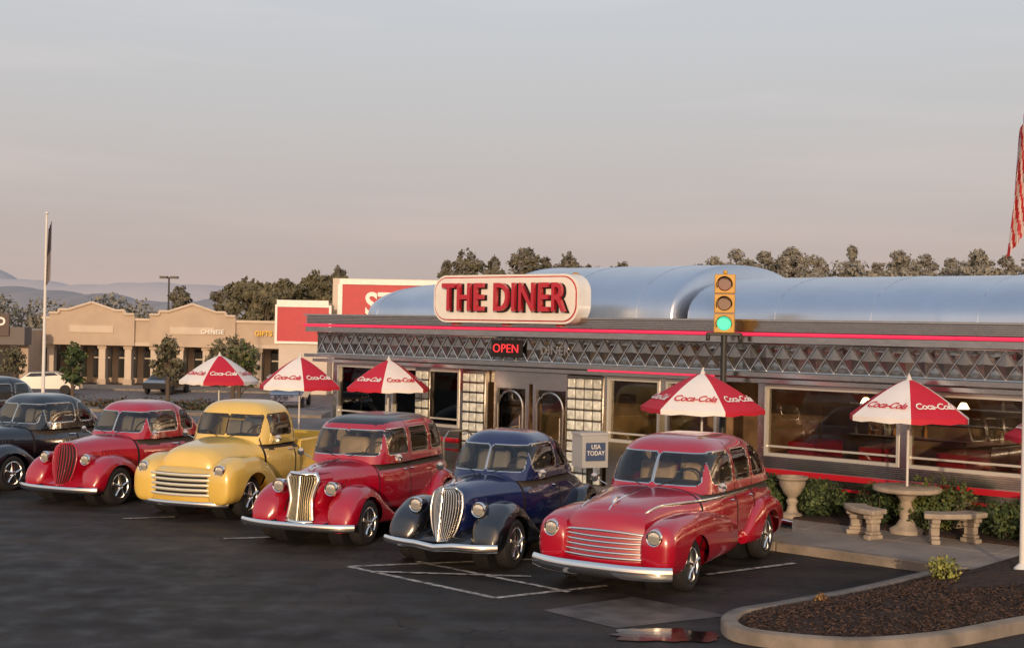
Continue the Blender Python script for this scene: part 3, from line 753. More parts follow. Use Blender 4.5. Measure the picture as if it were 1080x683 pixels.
isl = [(6.05, 17.2), (5.4, 16.7), (4.23, 15.6), (3.11, 14.7), (2.53, 14.25), (2.30, 13.7), (2.50, 13.15), (3.5, 12.85), (4.56, 13.2), (5.6, 13.9), (7.2, 14.9), (9.5, 16.2), (12, 17.5)]
def smooth_poly(P_, n=6):
    out = []
    for i in range(len(P_)-1):
        p0 = V(P_[max(i-1, 0)]); p1 = V(P_[i]); p2 = V(P_[i+1]); p3 = V(P_[min(i+2, len(P_)-1)])
        for k in range(n):
            t = k/n
            out.append(.5*((2*p1)+(p2-p0)*t+(2*p0-5*p1+4*p2-p3)*t*t+(-p0+3*p1-3*p2+p3)*t**3))
    out.append(V(P_[-1])); return out
sp_ = smooth_poly(isl)
vs = []; fs = []
for i, p in enumerate(sp_):
    t = (sp_[min(i+1, len(sp_)-1)]-sp_[max(i-1, 0)]).normalized(); n = V((-t.y, t.x))
    for off, z in ((0, -.05), (0, .12), (.02, .14), (.16, .14), (.18, .10)): vs.append((p.x+n.x*off, p.y+n.y*off, z))
for i in range(len(sp_)-1):
    for j in range(4): fs.append((i*5+j, i*5+j+1, i*5+j+6, i*5+j+5))
b = MB(); b.add(vs, fs); b.build("island_kerb", [concd], angle=60)
inner = [V((vs[i*5+4][0], vs[i*5+4][1])) for i in range(len(sp_))]+[V((12, 19)), V((8, 19))]
cen = V((5.2, 15.2)); b = MB(); vs = []; fs = []
K = 14; n = len(inner)
for k in range(K+1):
    s_ = 1-k/K
    for p in inner:
        q = cen+(p-cen)*s_
        vs.append((q.x, q.y, .10+.10*(1-s_**3)+(noise.noise(V((q.x*3, q.y*3, 0)))*.03+noise.noise(V((q.x*11, q.y*11, 3)))*.018)*(1 if k else 0)))
for k in range(K):
    for i in range(n): fs.append((k*n+i, k*n+(i+1) % n, (k+1)*n+(i+1) % n, (k+1)*n+i))
b.add(vs, fs); b.build("mulch_island", [mulch], angle=80)
b = MB()
for i in range(7000):
    k = R.random()**.5; i0 = R.randrange(n-2); p = inner[i0].lerp(inner[i0+1], R.random()); q = cen+(p-cen)*k*.985
    s_ = .006+R.random()*.016
    b.box((q.x, q.y, .118+.10*(1-k**3)), (s_*2.4, s_, .008), R.randrange(3), rz=R.random()*6, rx=R.uniform(-.5, .5), ry=R.uniform(-.5, .5))
b.build("bark_chips", [mulch, mat("bark_light", (.085, .045, .028), .9), mat("bark_dark", (.02, .011, .008), .9)], smooth=False)
b = MB(); q4 = [gp(572, 643), gp(668, 629), gp(768, 649), gp(650, 662)]
b.add([(p[0], p[1], .005) for p in q4], [(0, 1, 2, 3)]); b.build("drain_apron", [mat("old_concrete", (.11, .10, .092), .45, col2=(.045, .042, .040), vscale=3, bump=.4, bscale=50)], smooth=False)
b = MB(); c0 = V(gp(705, 670)); pts = []
for i in range(90):
    a = 2*math.pi*i/90; r_ = 1+.38*noise.noise(V((math.cos(a)*2.2, math.sin(a)*2.2, 5)))+.12*noise.noise(V((math.cos(a)*6, math.sin(a)*6, 1)))
    pts.append((c0.x+.58*r_*math.cos(a), c0.y+.30*r_*math.sin(a), .012))
b.add(pts, [tuple(range(90))]); b.build("puddle", [mat("water", (.008, .008, .008), .10, 0, 0, spec=.35, bump=.05, bscale=12)], smooth=False)

# ------------------------------------------------------------------ vegetation
leafA = [mat("leaf_dark", (.022, .040, .012), .7), mat("leaf_mid", (.045, .075, .020), .7), mat("leaf_light", (.085, .115, .032), .7)]
leafY = [mat("leaf_yellow_dark", (.10, .11, .02), .7), mat("leaf_yellow", (.24, .25, .05), .7), mat("leaf_yellow_light", (.34, .32, .08), .7)]
leafR = [mat("leaf_rust_dark", (.08, .035, .012), .7), mat("leaf_rust", (.20, .09, .02), .7), mat("leaf_rust_light", (.28, .16, .04), .7)]
leafH = [mat("leaf_haze_dark", (.17, .158, .14), .9), mat("leaf_haze_mid", (.21, .20, .165), .9), mat("leaf_haze_light", (.25, .235, .19), .9)]  # aerial haze painted in as paler leaf colours
leafG = [mat("leaf_nearhaze_dark", (.085, .080, .052), .9), mat("leaf_nearhaze_mid", (.12, .112, .066), .9), mat("leaf_nearhaze_light", (.165, .15, .09), .9)]  # weaker painted haze for the nearer trees
bark = mat("bark", (.10, .075, .055), .9, bump=.6, bscale=20)
def leaves(b, blobs, n, size, rnd, thr=-.12, fr=1.0, moff=0):
    wts = [bl[3]*bl[4]*bl[5] for bl in blobs]; made = 0; tries = 0
    while made < n and tries < n*6:
        tries += 1
        bl = rnd.choices(blobs, wts)[0]
        d = V((rnd.gauss(0, 1), rnd.gauss(0, 1), rnd.gauss(0, 1))).normalized(); r_ = rnd.random()**.4
        r_ *= 1+.28*noise.noise(d*2.2+V((bl[0], bl[1], 0)))
        p = V((bl[0]+d.x*r_*bl[3], bl[1]+d.y*r_*bl[4], bl[2]+d.z*r_*bl[5]))
        nv = noise.noise(p*fr/max(.05, (bl[3]))*1.8)
        if nv < thr: continue
        a = V((rnd.gauss(0, 1), rnd.gauss(0, 1), rnd.gauss(0, 1))).normalized(); c = a.cross(d+V((.01, .02, .3))).normalized()
        s_ = size*(.6+.8*rnd.random())
        a *= s_; c *= s_*.6
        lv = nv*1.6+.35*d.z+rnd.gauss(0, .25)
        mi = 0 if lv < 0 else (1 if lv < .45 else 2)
        b.add([p-a, p-c*.9, p+a, p+c], [(0, 1, 2, 3)], mi+moff); made += 1
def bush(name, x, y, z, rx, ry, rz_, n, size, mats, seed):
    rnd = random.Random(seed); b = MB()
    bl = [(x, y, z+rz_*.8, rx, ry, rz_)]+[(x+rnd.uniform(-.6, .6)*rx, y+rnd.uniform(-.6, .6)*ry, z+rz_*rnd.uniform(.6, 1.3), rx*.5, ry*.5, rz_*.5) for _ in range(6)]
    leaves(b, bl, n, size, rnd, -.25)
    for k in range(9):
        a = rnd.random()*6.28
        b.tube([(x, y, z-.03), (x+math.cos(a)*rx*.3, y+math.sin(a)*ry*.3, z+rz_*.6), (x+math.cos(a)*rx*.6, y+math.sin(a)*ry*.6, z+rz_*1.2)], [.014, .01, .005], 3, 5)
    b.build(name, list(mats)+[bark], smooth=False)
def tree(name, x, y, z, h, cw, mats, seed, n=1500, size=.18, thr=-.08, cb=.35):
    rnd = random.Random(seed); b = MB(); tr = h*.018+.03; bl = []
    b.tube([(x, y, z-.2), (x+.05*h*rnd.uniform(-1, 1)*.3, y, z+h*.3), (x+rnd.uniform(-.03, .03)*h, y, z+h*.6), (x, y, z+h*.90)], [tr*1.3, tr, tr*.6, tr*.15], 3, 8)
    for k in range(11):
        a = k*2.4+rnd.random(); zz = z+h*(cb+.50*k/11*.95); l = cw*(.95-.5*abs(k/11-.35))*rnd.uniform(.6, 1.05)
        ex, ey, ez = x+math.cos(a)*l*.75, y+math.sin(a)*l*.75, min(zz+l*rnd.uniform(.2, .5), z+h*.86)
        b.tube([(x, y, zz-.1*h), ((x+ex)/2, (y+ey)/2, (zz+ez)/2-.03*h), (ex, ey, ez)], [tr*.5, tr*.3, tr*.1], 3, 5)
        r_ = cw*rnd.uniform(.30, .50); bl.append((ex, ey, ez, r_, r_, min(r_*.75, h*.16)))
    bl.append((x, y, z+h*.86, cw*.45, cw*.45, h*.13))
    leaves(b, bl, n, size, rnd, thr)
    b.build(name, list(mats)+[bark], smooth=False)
for i, (x, y, rx, hh, ms) in enumerate([(13.1, -.62, .45, .36, leafA), (14.15, -.68, .42, .38, leafA), (15.0, -.68, .60, .50, [leafA[1], leafA[2], leafY[0]]), (16.2, -.62, .5, .34, leafA), (17.1, -.7, .55, .36, leafA), (18.1, -.68, .6, .42, leafA), (12.2, -.62, .4, .36, leafA), (19.2, -.68, .6, .4, leafA)]):
    p = dl(x, y); bush("shrub", p.x, p.y, .14, rx, rx*.75, hh, 2600, .035, ms, 50+i)
p = gp(995, 627); bush("yellow_shrub", p[0], p[1], .15, .21, .2, .19, 800, .024, leafY, 91)
p = gp(866, 650); bush("rust_shrub", p[0], p[1], .14, .10, .10, .08, 150, .018, leafR, 92)
tree("young_tree", -19.5, 57, gz(0, 57), 3.0, .7, leafA, 11, 1500, .09)
tree("young_tree", -16.6, 62, gz(0, 62), 3.6, .9, leafG, 12, 1500, .10)
tree("young_tree", -13.0, 60, gz(0, 60), 3.6, 1.3, leafG, 13, 1700, .10)
tree("young_tree", -11.0, 52, gz(0, 52), 3.0, 1.0, [leafA[1], leafG[1], leafY[0]], 14, 1400, .09)
tree("young_tree", -31.0, 80, gz(0, 80), 3.0, .9, leafG, 15, 1000, .10)
for i, (x, y, rx) in enumerate([(-18, 52, 2.2), (-15.2, 51, 1.6), (-11.5, 49, 1.8), (-9.5, 48, 1.2)]):
    bush("hedge", x, y, gz(x, y), rx, .6, .35, 900, .07, [leafA[0], leafR[0], leafG[1]], 70+i)
for i, (u, ytop, dist, wpx) in enumerate([(262, 291, 105, 34), (300, 292, 108, 34), (332, 284, 110, 36), (356, 280, 112, 26), (240, 300, 120, 26), (492, 262, 120, 38), (520, 270, 118, 20), (553, 257, 122, 36), (598, 264, 120, 30), (575, 270, 125, 22), (655, 274, 130, 24), (190, 300, 118, 24), (280, 297, 100, 28), (470, 274, 126, 18), (620, 278, 126, 16)]):
    s_ = F/dist; Hh = 335.2+.02*u; x = (u-540)/F*dist; top = CH+(Hh-ytop)/s_
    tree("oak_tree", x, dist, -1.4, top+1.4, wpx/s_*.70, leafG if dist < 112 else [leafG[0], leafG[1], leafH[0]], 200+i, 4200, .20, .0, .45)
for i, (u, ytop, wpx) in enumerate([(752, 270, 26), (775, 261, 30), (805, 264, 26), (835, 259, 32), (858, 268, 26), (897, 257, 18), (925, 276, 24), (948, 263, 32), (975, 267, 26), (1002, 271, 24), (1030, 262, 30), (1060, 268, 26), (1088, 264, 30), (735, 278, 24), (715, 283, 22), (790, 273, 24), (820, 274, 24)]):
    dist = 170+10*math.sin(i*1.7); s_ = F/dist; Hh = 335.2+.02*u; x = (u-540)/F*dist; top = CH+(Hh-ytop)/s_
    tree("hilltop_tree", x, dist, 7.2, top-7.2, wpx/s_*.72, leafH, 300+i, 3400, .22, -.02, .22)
def hill(name, xc, yc, hw, hd, fn, m, nx=80, ny=16):
    b = MB(); vs = []
    for j in range(ny+1):
        for i in range(nx+1):
            x = xc-hw+2*hw*i/nx; v = -1+2*j/ny; y = yc+hd*v
            vs.append((x, y, -2+(fn(x)+2)*math.cos(v*math.pi/2)**.8 if abs(v) < 1 else -2))
    b.add(vs, [(j*(nx+1)+i, j*(nx+1)+i+1, (j+1)*(nx+1)+i+1, (j+1)*(nx+1)+i) for j in range(ny) for i in range(nx)])
    b.build(name, [m], angle=80)
def edge(x, a, b_, w): return min(1, max(0, (x-a)/w))*min(1, max(0, (b_-x)/w))
grassH = mat("hazy_grass", (.24, .215, .165), .9, col2=(.17, .16, .12), vscale=.08)  # grass colour paled to paint in distance haze
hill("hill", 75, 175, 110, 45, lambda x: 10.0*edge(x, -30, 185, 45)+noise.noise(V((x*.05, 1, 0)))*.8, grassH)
hz1 = mat("far_hill_haze", (.36, .335, .335), 1, col2=(.30, .285, .29), vscale=.02)  # haze over the hills is painted into this pale base colour
hz2 = mat("farther_hill_haze", (.50, .465, .465), 1)  # paler still: thicker haze painted into the colour
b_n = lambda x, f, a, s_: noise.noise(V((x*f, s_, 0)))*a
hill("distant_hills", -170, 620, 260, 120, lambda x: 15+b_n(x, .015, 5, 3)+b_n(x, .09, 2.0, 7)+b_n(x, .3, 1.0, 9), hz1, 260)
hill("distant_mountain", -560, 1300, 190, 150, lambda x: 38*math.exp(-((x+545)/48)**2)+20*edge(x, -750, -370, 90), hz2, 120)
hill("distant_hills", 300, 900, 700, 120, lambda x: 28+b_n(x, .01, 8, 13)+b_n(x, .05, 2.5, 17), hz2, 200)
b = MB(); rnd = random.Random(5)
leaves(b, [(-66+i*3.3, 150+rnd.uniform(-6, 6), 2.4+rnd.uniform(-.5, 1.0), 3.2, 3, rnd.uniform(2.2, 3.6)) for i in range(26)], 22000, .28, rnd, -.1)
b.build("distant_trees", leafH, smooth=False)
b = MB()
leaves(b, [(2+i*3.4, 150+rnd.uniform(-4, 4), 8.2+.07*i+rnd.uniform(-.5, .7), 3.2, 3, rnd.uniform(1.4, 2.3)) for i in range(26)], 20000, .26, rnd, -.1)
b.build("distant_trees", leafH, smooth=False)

# ------------------------------------------------------------------ strip mall
stucco = mat("stucco_tan", (.47, .37, .28), .85, var=.06, vscale=1)
stucco2 = mat("stucco_light", (.58, .48, .38), .85, var=.05, vscale=1)
dglass = mat("shop_glass", (.03, .03, .03), .1, 0, 0, spec=.8)
ML = empty("strip_mall_building", (-33.4, 92, -1.5), math.radians(-3))
W = 17.6
b = MB()
b.box2((0, 2.5, 0), (W, 14, 4.5), 0)
b.box2((-.2, -.1, 3.0), (W+.2, 2.5, 4.7), 0)
b.box2((-.3, -.25, 4.7), (W+.3, 2.7, 4.88), 1)
b.box2((-.25, -.2, 2.9), (W+.25, -.1, 3.15), 1)
for i in range(10):
    x = .3+i*(W-.6)/9; b.box2((x-.24, -.05, 0), (x+.24, .5, 3.0), 1); b.box2((x-.32, -.12, 0), (x+.32, .58, .5), 0); b.box2((x-.32, -.12, 2.65), (x+.32, .58, 2.9), 0)
for gc in (3.4, 10.7):
    pts = [(-3.1, 4.7), (-3.1, 5.15), (-2.4, 5.15), (-2.4, 5.4), (-1.7, 5.4), (0, 5.95), (1.7, 5.4), (2.4, 5.4), (2.4, 5.15), (3.1, 5.15), (3.1, 4.7)]
    n = len(pts); f_ = [(gc+p[0], -.35, p[1]) for p in pts]; k_ = [(gc+p[0], .2, p[1]) for p in pts]
    b.add(f_, [tuple(range(n))], 0); b.add(k_, [tuple(range(n))], 0); b.add(f_+k_, [(i, (i+1) % n, n+(i+1) % n, n+i) for i in range(n)], 0)
    b.box2((gc-3.1, -.35, 2.9), (gc+3.1, -.1, 4.7), 0)
    for p, q in zip(pts[1:-1], pts[2:-1]):
        a_, c_ = V((gc+p[0], -.42, p[1])), V((gc+q[0], -.42, q[1])); b.tube([a_, c_], .10, 1, 6)
    b.box2((gc-1.6, -.42, 3.8), (gc+1.6, -.36, 4.3), 1)
b.build("walls", [stucco, stucco2], ML, smooth=False)
b = MB()
for i in range(9):
    x = .3+i*(W-.6)/9+.4; x2 = x+(W-.6)/9-.8+.1
    b.box2((x-.1, 2.40, .5), (x2+.1, 2.49, 2.7), 0); b.box2(((x+x2)/2-.05, 2.34, 0), ((x+x2)/2+.05, 2.42, 2.9), 1); b.box2((x, 2.33, 1.9), (x2, 2.41, 2.0), 1)
b.build("shopfronts", [dglass, mat("shop_frame", (.5, .45, .38), .5)], ML, smooth=False)
yel = mat("sign_letters_yellow", (.75, .45, .05), .5); rdl = mat("sign_letters_red", (.55, .04, .03), .5)
text("shop_sign", "CHINESE", .42, whitep, ML, FR(12.2, -.50, 4.0), .05, .01, 1)
text("shop_sign", "GIFTS", .5, yel, ML, FR(15.8, -.25, 3.95), .05, .015, 1)
LB = empty("corner_shop_building", (-41.6, 88, -1.6), math.radians(4))
b = MB(); b.box2((-8, 0, 0), (8.2, 12, 4.0), 0); b.box2((-8.2, -1.6, 3.0), (8.4, 0, 4.2), 1)
for i in range(6): b.box2((-7.4+i*2.6, -.06, .4), (-5.4+i*2.6, -.01, 2.8), 2); b.box2((-7.7+i*2.6, -1.5, 0), (-7.4+i*2.6, -1.2, 3.0), 0)
b.box2((3.4, -1.75, 3.6), (7.4, -1.62, 5.1), 3)
b.build("walls", [stucco, mat("shingle_grey", (.16, .14, .13), .9), dglass, mat("sign_board_dark", (.05, .02, .02), .5)], LB, smooth=False)
text("shop_sign", "WOOD", .75, whitep, LB, FR(5.9, -1.8, 4.55), .03, .03, 1)
text("shop_sign", "video", .5, rdl, LB, FR(5.9, -1.8, 3.95), .03, .02, 1)
RB = empty("retail_store_building", (-15.2, 86, -1.4), math.radians(-2))
creamw = mat("store_wall", (.58, .50, .42), .8, var=.05, vscale=.6)
redf = mat("store_fascia_red", (.46, .02, .035), .5, var=.05)
b = MB()
b.box2((0, -2, 0), (3.2, 12, 6.0), 0)
b.box2((3.2, -.4, 0), (26, 14, 7.7), 0)
b.box2((-.15, -2.2, 5.85), (3.25, -1.99, 6.15), 2)
b.box2((-.1, -2.12, 3.45), (3.3, -2.02, 5.8), 1)
for a_, c_ in (((-.25, 3.3), (3.45, 3.45)), ((-.25, 5.7), (3.45, 5.85)), ((-.25, 3.45), (-.1, 5.7)), ((3.3, 3.45), (3.45, 5.7))): b.box2((a_[0], -2.2, a_[1]), (c_[0], -2.0, c_[1]), 2)
b.box2((3.9, -.6, 4.4), (26, -.42, 7.3), 1)
b.box2((3.7, -.7, 7.3), (26, -.40, 7.65), 2); b.box2((3.6, -.7, 4.2), (3.9, -.40, 7.3), 2)
b.box2((3.8, -1.4, 3.9), (26, -.42, 4.2), 2)
b.build("walls", [creamw, redf, whitep], RB, smooth=False)
text("shop_sign", "STAPLES", 2.1, whitep, RB, FR(8.9, -.66, 5.95), .04, .05, .9)

b = MB()
for x0, x1, y0, y1 in ((-24, -15, 50.6, 53.5), (-14, -7, 47.5, 50), (-40, -14, 84, 89)):
    z = gz(0, y0); b.box2((x0, y0, z-.3), (x1, y1, z+.12), 0)
b.build("lot_medians", [concd], bevel=.03)
b = MB()
for i in range(9):
    x = -30+i*2.8; b.add([(x, 66, gz(0, 66)+.02), (x+.15, 66, gz(0, 66)+.02), (x+.15, 71, gz(0, 71)+.02), (x, 71, gz(0, 71)+.02)], [(0, 1, 2, 3)])
b.build("lot_lines", [paintw], smooth=False)

def far_car(x, y, rz, col):
    z = gz(x, y); P = empty("parked_car", (x, y, z), rz); b = MB()
    prof = [(-2.2, .35), (-2.2, .75), (-1.3, .92), (-.7, 1.38), (.8, 1.42), (1.5, .98), (2.2, .88), (2.25, .35)]
    n = len(prof)
    ws = [.80, .86, .86, .62, .62, .86, .84, .80]
    vs = [(p[0], -w_, p[1]) for p, w_ in zip(prof, ws)]+[(p[0], w_, p[1]) for p, w_ in zip(prof, ws)]
    fs = [(i, (i+1) % n, n+(i+1) % n, n+i) for i in range(n)]+[tuple(range(n)), tuple(range(n, 2*n))]
    b.add(vs, fs, 0)
    for s_ in (-1, 1):
        b.add([(-1.1, s_*.83, .97), (-.6, s_*.67, 1.32), (.75, s_*.67, 1.36), (1.25, s_*.83, 1.0)], [(0, 1, 2, 3)], 1)
        for wx in (-1.4, 1.4): b.lathe([(.2, -.1), (.32, -.1), (.32, .1), (.2, .1)], (wx, s_*.78, .32), 'Y', 2, 16)
    b.add([(-1.28, -.7, .95), (-1.28, .7, .95), (-.74, .56, 1.35), (-.74, -.56, 1.35)], [(0, 1, 2, 3)], 1)
    b.build("body", [col, dglass, M['rubber']], P, bevel=.04)
far_car(-28.5, 78, .2, mat("paint_grey_light", (.16, .16, .17), .3, .3, 1))
far_car(-33.5, 76, 1.4, mat("paint_grey", (.10, .10, .12), .3, .3, 1))
far_car(-22.0, 82, 1.5, M['black'])
far_car(-12.0, 70, 1.6, mat("paint_navy", (.03, .04, .10), .3, .2, 1))

# ------------------------------------------------------------------ umbrellas, tables, benches
umr = mat("canvas_red", (.50, .012, .035), .7, var=.05); umw = mat("canvas_white", (.78, .74, .70), .7, var=.04)
polem = mat("pole_white", (.6, .58, .55), .4)
stone = mat("cast_stone", (.42, .35, .27), .85, col2=(.28, .23, .18), vscale=5, bump=.4, bscale=50)
def umbrella(x, y, rad, zt, zr, rot, z0=.13):
    P = empty("patio_umbrella", (x, y, 0), math.radians(rot)); n = 6; b = MB(); E = 1.30
    for k in range(n):
        a0, a1 = 2*math.pi*k/n, 2*math.pi*(k+1)/n; rows = []
        for j in range(13):
            t = j/12; r_ = rad*t; z = zt-(zt-zr)*(t**E)
            rows.append([V((r_*math.cos(a0), r_*math.sin(a0), z)).lerp(V((r_*math.cos(a1), r_*math.sin(a1), z)), i/6)+V((math.cos((a0+a1)/2), math.sin((a0+a1)/2), 0))*(.05*t*math.sin(math.pi*i/6)*rad) for i in range(7)])
        vs = [p for rw in rows for p in rw]
        vs += [p-V((0, 0, .075+.012*math.sin(i*2.1))) for i, p in enumerate(rows[-1])]
        b.add(vs, [(j*7+i, j*7+i+1, (j+1)*7+i+1, (j+1)*7+i) for j in range(13) for i in range(6)], k % 2)
        b.tube([(rad*t*math.cos(a0), rad*t*math.sin(a0), zt-(zt-zr)*t**E-.012) for t in (0, .25, .5, .75, 1)], .006, 2, 5)
    b.tube([(0, 0, z0), (0, 0, zt+.02)], .02, 2, 10); b.lathe([(.05, -.02), (.03, .03), (.012, .07), (.001, .09)], (0, 0, zt), 'Z', 2, 12)
    b.build("canopy", [umr, umw, polem], P, angle=25)
    for k in range(n):
        a = 2*math.pi*(k+.5)/n; apo = rad*(math.cos(math.pi/n)+.05); t = .76
        er = V((math.cos(a), math.sin(a), 0)); tang = V((-math.sin(a), math.cos(a), 0))
        up = (-er*apo+V((0, 0, (zt-zr)*E*t**(E-1)))).normalized()
        nrm = tang.cross(up)
        pos = er*apo*t+V((0, 0, zt-(zt-zr)*(t**E)))+nrm*.014
        text("canopy_lettering", "Coca-Cola", rad*.20, umw if k % 2 == 0 else umr, P, M4f(pos, tang, up), .0, .004, .86, .35, .90)
umbs = [(-6.72, 29.5, .90, 2.44, 1.86, 20), (-4.60, 27.9, .93, 2.48, 1.86, 45), (-2.62, 27.4, .93, 2.47, 1.88, -33), (3.19, 21.3, 1.04, 2.52, 1.94, 42), (6.22, 20.0, .97, 2.53, 1.96, 15), (8.25, 18.9, .90, 2.2, 1.75, 30)]
for u_ in umbs: umbrella(*u_)
def table(x, y):
    b = MB()
    b.lathe([(.26, 0), (.26, .06), (.16, .12), (.10, .22), (.13, .36), (.10, .50), (.17, .60), (.30, .64), (.50, .65), (.52, .67), (.52, .72), (.50, .73), (.01, .73)], (0, 0, 0), 'Z', 0, 32)
    b.build("stone_table", [stone], loc=(x, y, .13))
def bench(x, y, rz, arc=.95, r_=.85):
    b = MB(); vs = []; n = 14
    for i in range(n+1):
        a = -arc/2+arc*i/n
        for rr, z in ((r_-.18, .38), (r_-.18, .46), (r_+.18, .46), (r_+.18, .38)): vs.append((rr*math.sin(a), r_-rr*math.cos(a)-0, z))
    fs = [(i*4+j, i*4+(j+1) % 4, (i+1)*4+(j+1) % 4, (i+1)*4+j) for i in range(n) for j in range(4)]+[(0, 1, 2, 3), (n*4, n*4+1, n*4+2, n*4+3)]
    b.add(vs, fs)
    for s_ in (-1, 1):
        a = s_*arc*.34; cx_, cy_ = r_*math.sin(a), r_-r_*math.cos(a)
        for (w_, z0, z1) in ((.30, 0, .07), (.22, .07, .12), (.17, .12, .24), (.21, .24, .31), (.30, .31, .378)):
            b.box((cx_, cy_, (z0+z1)/2), (.13, w_, z1-z0+.0005), 0, rz=a)
    b.build("stone_bench", [stone], loc=(x, y, .13), rz=rz, bevel=.018)
table(6.22, 20.0); bench(6.65, 19.05, .25, 1.1); bench(5.40, 19.55, -1.35, .95); bench(6.95, 20.6, 2.6)
table(3.19, 21.3); bench(3.6, 20.5, .2); bench(2.5, 21.5, -1.5)
for x, y in ((-2.62, 27.4), (-4.6, 27.9), (-6.72, 29.5)): table(x, y); bench(x+.3, y-.85, .2)
bench(7.9, 18.6, .3)
table(8.25, 18.9)
b = MB(); up = gp(834, 548)
b.lathe([(.17, 0), (.17, .06), (.10, .10), (.07, .20), (.10, .28), (.07, .33), (.15, .42), (.21, .54), (.22, .62), (.26, .66), (.26, .69), (.20, .69), (.17, .60)], (0, 0, 0), 'Z', 0, 28)
b.build("stone_urn", [stone], loc=(up[0]-.12, up[1]-.6, .13))

NB = empty("newspaper_box", (1.42, 22.6, .13), math.radians(22))
b = MB()
b.box2((-.25, -.22, .66), (.25, .22, 1.22), 0); b.box2((-.19, -.235, .78), (.19, -.222, 1.10), 1)
b.box2((-.28, -.20, 1.222), (.28, .20, 1.27), 0); b.tube([(0, 0, 0), (0, 0, .66)], .06, 2, 10); b.box2((-.22, -.2, 0), (.22, .2, .04), 2); b.box2((.252, -.17, .74), (.262, .17, 1.14), 1)
b.build("cabinet", [mat("box_white", (.42, .42, .42), .4), mat("box_panel_blue", (.06, .09, .18), .35), M['dark']], NB, bevel=.02)
text("lettering", "USA\nTODAY", .11, whitep, NB, FR(0, -.242, .97), .003, .001, .9)
text("lettering", "USA\nTODAY", .11, whitep, NB, M4f((.268, 0, .97), (0, 1, 0), (0, 0, 1)), .003, .001, .9)

tp = dl(11.30, -.85)
TS = empty("traffic_signal", (tp.x, tp.y, .13), math.radians(-12))
sy_ = mat("signal_yellow", (.50, .27, .02), .45, 0, .3, var=.08)
b = MB(); z0 = 3.17-.13
b.tube([(0, 0, 0), (0, 0, z0+.03)], .055, 1, 12); b.lathe([(.13, 0), (.13, .05), (.07, .12)], (0, 0, 0), 'Z', 1, 16)
for k in range(3):
    zc = z0+.19+k*.345
    b.box((0, 0, zc), (.36, .20, .335), 0)
    b.lathe([(.125, -.012), (.125, .02)], (0, -.115, zc), 'Y', [4, 3, 2][k], 24)
    vs = []
    for i in range(17):
        a = math.radians(-25+230*i/16); r_ = .14
        vs += [(r_*math.cos(a), -.10, zc+r_*math.sin(a)), (r_*math.cos(a), -.10-.24*(.35+.65*max(0, math.sin(a))), zc+r_*math.sin(a)-.015)]
    b.add(vs, [(i*2, i*2+1, i*2+3, i*2+2) for i in range(16)], 0)
    vs2 = [(v[0]*.96, v[1], zc+(v[2]-zc)*.96) for v in vs]
    b.add(vs2, [(i*2, i*2+1, i*2+3, i*2+2) for i in range(16)], 1)
b.tube([(0, 0, z0+1.05), (0, 0, z0+1.12)], .04, 0)
b.box((0, 0, z0-.0), (.6, .12, .06), 1); b.tube([(-.28, 0, z0+.02), (-.28, 0, z0-.12)], .04, 1); b.tube([(.28, 0, z0+.02), (.28, 0, z0-.12)], .04, 1)
b.build("signal_head", [sy_, mat("pole_dark", (.02, .022, .02), .5), mat("lens_red_unlit", (.10, .006, .006), .3, 0, .5), mat("lens_amber_unlit", (.10, .03, .006), .3, 0, .5), mat("lens_green_lit", (.02, .5, .30), .2, emis=(.08, .85, .50), es=.8)], TS, bevel=.015)

def flag(b, x, y, ztop, w, h, mats, fold=.05, droop=0, seed=1):
    nx, nz = 26, 26; vs = []
    for j in range(nz+1):
        for i in range(nx+1):
            u_ = i/nx; v_ = j/nz
            xx = -u_*w*(.35+.65*v_*.6); yy = fold*math.sin(u_*16+v_*2+seed)*(.3+u_)
            vs.append((x+xx, y+yy, ztop-v_*h-u_*droop*(1-.3*v_)))
    o = len(b.v); b.v += vs
    for j in range(nz):
        for i in range(nx):
            b.f.append((o+j*(nx+1)+i, o+j*(nx+1)+i+1, o+(j+1)*(nx+1)+i+1, o+(j+1)*(nx+1)+i)); b.m.append(mats(i/nx, j/nz))
fr = mat("flag_red", (.45, .02, .03), .8); fw = mat("flag_white", (.60, .55, .52), .8); fb = mat("flag_blue", (.03, .04, .15), .8); fk = mat("flag_grey", (.16, .13, .13), .8); fk2 = mat("flag_pale", (.38, .33, .32), .8)
pw = mat("flagpole_white", (.7, .68, .64), .35)
b = MB(); x, y = 6.74, 16.75
b.tube([(x, y, 0), (x, y, 8.6)], [.045, .025], 0, 12); b.lathe([(.11, .1), (.11, .2), (.05, .26)], (x, y, 0), 'Z', 0, 16)
def stripes(u_, v_): return 3 if (v_ < .54 and u_ < .25) else (1 if int((v_*.6+u_*.9)*13) % 2 == 0 else 2)
flag(b, x-.03, y, 6.35, .34, 1.75, stripes, .05, .5)
b.build("flagpole", [pw, fr, fw, fb])
b = MB(); x, y = -20.45, 56; z = gz(0, 56)
b.tube([(x, y, z), (x, y, 7.75)], [.08, .045], 0, 10); b.lathe([(.02, 0), (.08, .05), (.08, .10), (.01, .15)], (x, y, 7.75), 'Z', 0, 12)
flag(b, x+.22, y, 7.5, .26, 2.6, lambda u_, v_: 3 if v_ < .5 else 1, .08, .35)
b.build("flagpole", [pw, fk2, fw, fk])
b = MB(); x, y = -32.5, 121
b.tube([(x, y, -1.4), (x, y, 7.3)], [.12, .08], 0, 8); b.box((x-.5, y, 7.35), (.7, .5, .22), 0); b.box((x+.5, y, 7.35), (.7, .5, .22), 0); b.tube([(x-.6, y, 7.35), (x+.6, y, 7.35)], .04)
b.build("street_lamp", [mat("lamp_bronze", (.05, .045, .04), .5)])
b = MB(); b.lathe([(.07, 0), (.07, .25), (.12, .27), (.10, .34), (.01, .38)], (0, 0, 0), 'Z', 0, 12)
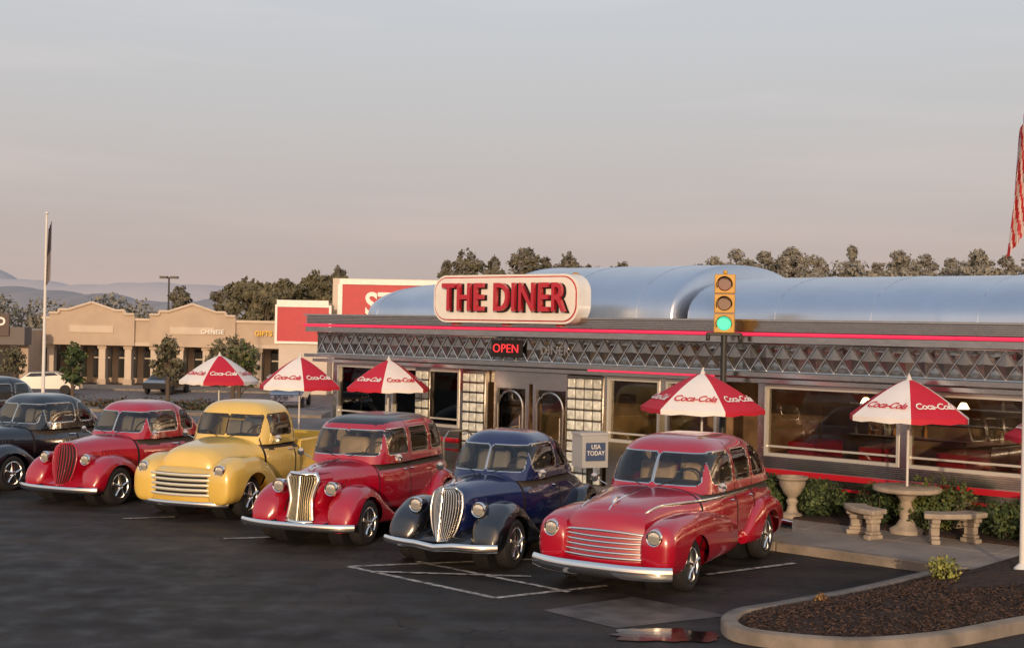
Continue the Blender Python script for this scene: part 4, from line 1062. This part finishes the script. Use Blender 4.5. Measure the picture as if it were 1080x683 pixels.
b.build("roof_vent", [mat("vent_amber", (.5, .25, .04), .5)], loc=dl(6.9, .6, 4.0))

# ------------------------------------------------------------------ sky, sun, camera
sel, saz = math.radians(9), math.radians(184)
sd_ = V((math.sin(saz)*math.cos(sel), math.cos(saz)*math.cos(sel), math.sin(sel)))
w = bpy.data.worlds.new("World"); scene.world = w; w.use_nodes = True; nt = w.node_tree
bg = nt.nodes["Background"]; N = nt.nodes.new; L = nt.links.new
sk = N("ShaderNodeTexSky"); sk.sky_type = 'NISHITA'; sk.sun_disc = False; sk.sun_elevation = sel; sk.sun_rotation = saz
sk.air_density = 1.2; sk.dust_density = 4.0; sk.ozone_density = 1.5
tc = N("ShaderNodeTexCoord"); sp = N("ShaderNodeSeparateXYZ"); L(tc.outputs["Generated"], sp.inputs[0])
cr = N("ShaderNodeValToRGB"); e = cr.color_ramp.elements
e[0].position = 0; e[0].color = (.54, .43, .395, 1); e[1].position = .30; e[1].color = (.63, .67, .72, 1)
x_ = e.new(.07); x_.color = (.56, .475, .45, 1); x_ = e.new(.16); x_.color = (.59, .565, .565, 1); x_ = e.new(.8); x_.color = (.36, .44, .58, 1)
L(sp.outputs["Z"], cr.inputs["Fac"])
mp = N("ShaderNodeMapping"); mp.inputs["Scale"].default_value = (1.5, 1.5, 14); L(tc.outputs["Generated"], mp.inputs["Vector"])
nz = N("ShaderNodeTexNoise"); nz.inputs["Scale"].default_value = 1.6; nz.inputs["Detail"].default_value = 6; L(mp.outputs[0], nz.inputs["Vector"])
c2 = N("ShaderNodeValToRGB"); c2.color_ramp.elements[0].position = .48; c2.color_ramp.elements[1].position = .75
c2.color_ramp.elements[0].color = (10.3, 10.3, 10.3, 1); c2.color_ramp.elements[1].color = (11.8, 11.3, 11.1, 1); L(nz.outputs["Fac"], c2.inputs["Fac"])
ml = N("ShaderNodeMix"); ml.data_type = 'RGBA'; ml.blend_type = 'MULTIPLY'; ml.clamp_result = False; ml.inputs["Factor"].default_value = 1; L(cr.outputs[0], ml.inputs["A"]); L(c2.outputs[0], ml.inputs["B"])
mm = N("ShaderNodeMix"); mm.data_type = 'RGBA'; mm.inputs["Factor"].default_value = .88; L(sk.outputs[0], mm.inputs["A"]); L(ml.outputs["Result"], mm.inputs["B"])
dt = N("ShaderNodeVectorMath"); dt.operation = 'DOT_PRODUCT'; L(tc.outputs["Generated"], dt.inputs[0]); dt.inputs[1].default_value = V((sd_.x, sd_.y, .08)).normalized()
mxm = N("ShaderNodeMath"); mxm.operation = 'MAXIMUM'; mxm.inputs[1].default_value = 0; L(dt.outputs["Value"], mxm.inputs[0])
pwm = N("ShaderNodeMath"); pwm.operation = 'POWER'; pwm.inputs[1].default_value = 9; L(mxm.outputs[0], pwm.inputs[0])
gl = N("ShaderNodeMix"); gl.data_type = 'RGBA'; gl.blend_type = 'ADD'; gl.clamp_result = False; L(pwm.outputs[0], gl.inputs["Factor"]); L(mm.outputs["Result"], gl.inputs["A"]); gl.inputs["B"].default_value = (20, 10.0, 3.8, 1)
L(gl.outputs["Result"], bg.inputs["Color"]); bg.inputs["Strength"].default_value = .1
sl = bpy.data.lights.new("sun", 'SUN'); sl.energy = 2.6; sl.angle = math.radians(.6); sl.color = (1, .72, .46)
so = bpy.data.objects.new("sun", sl); scene.collection.objects.link(so)
so.rotation_euler = sd_.to_track_quat('Z', 'Y').to_euler(); so.location = sd_*50

cd = bpy.data.cameras.new("camera"); cd.lens = 45; cd.sensor_width = 36; cd.clip_end = 6000; cd.clip_start = .1
co = bpy.data.objects.new("camera", cd); scene.collection.objects.link(co); scene.camera = co
co.matrix_world = Matrix.Translation((0, 0, 3.2)) @ Matrix.Rotation(math.pi/2+.0033, 4, 'X') @ Matrix.Rotation(.02, 4, 'Z')
scene.view_settings.view_transform = 'Standard'; scene.view_settings.look = 'None'; scene.view_settings.exposure = 0
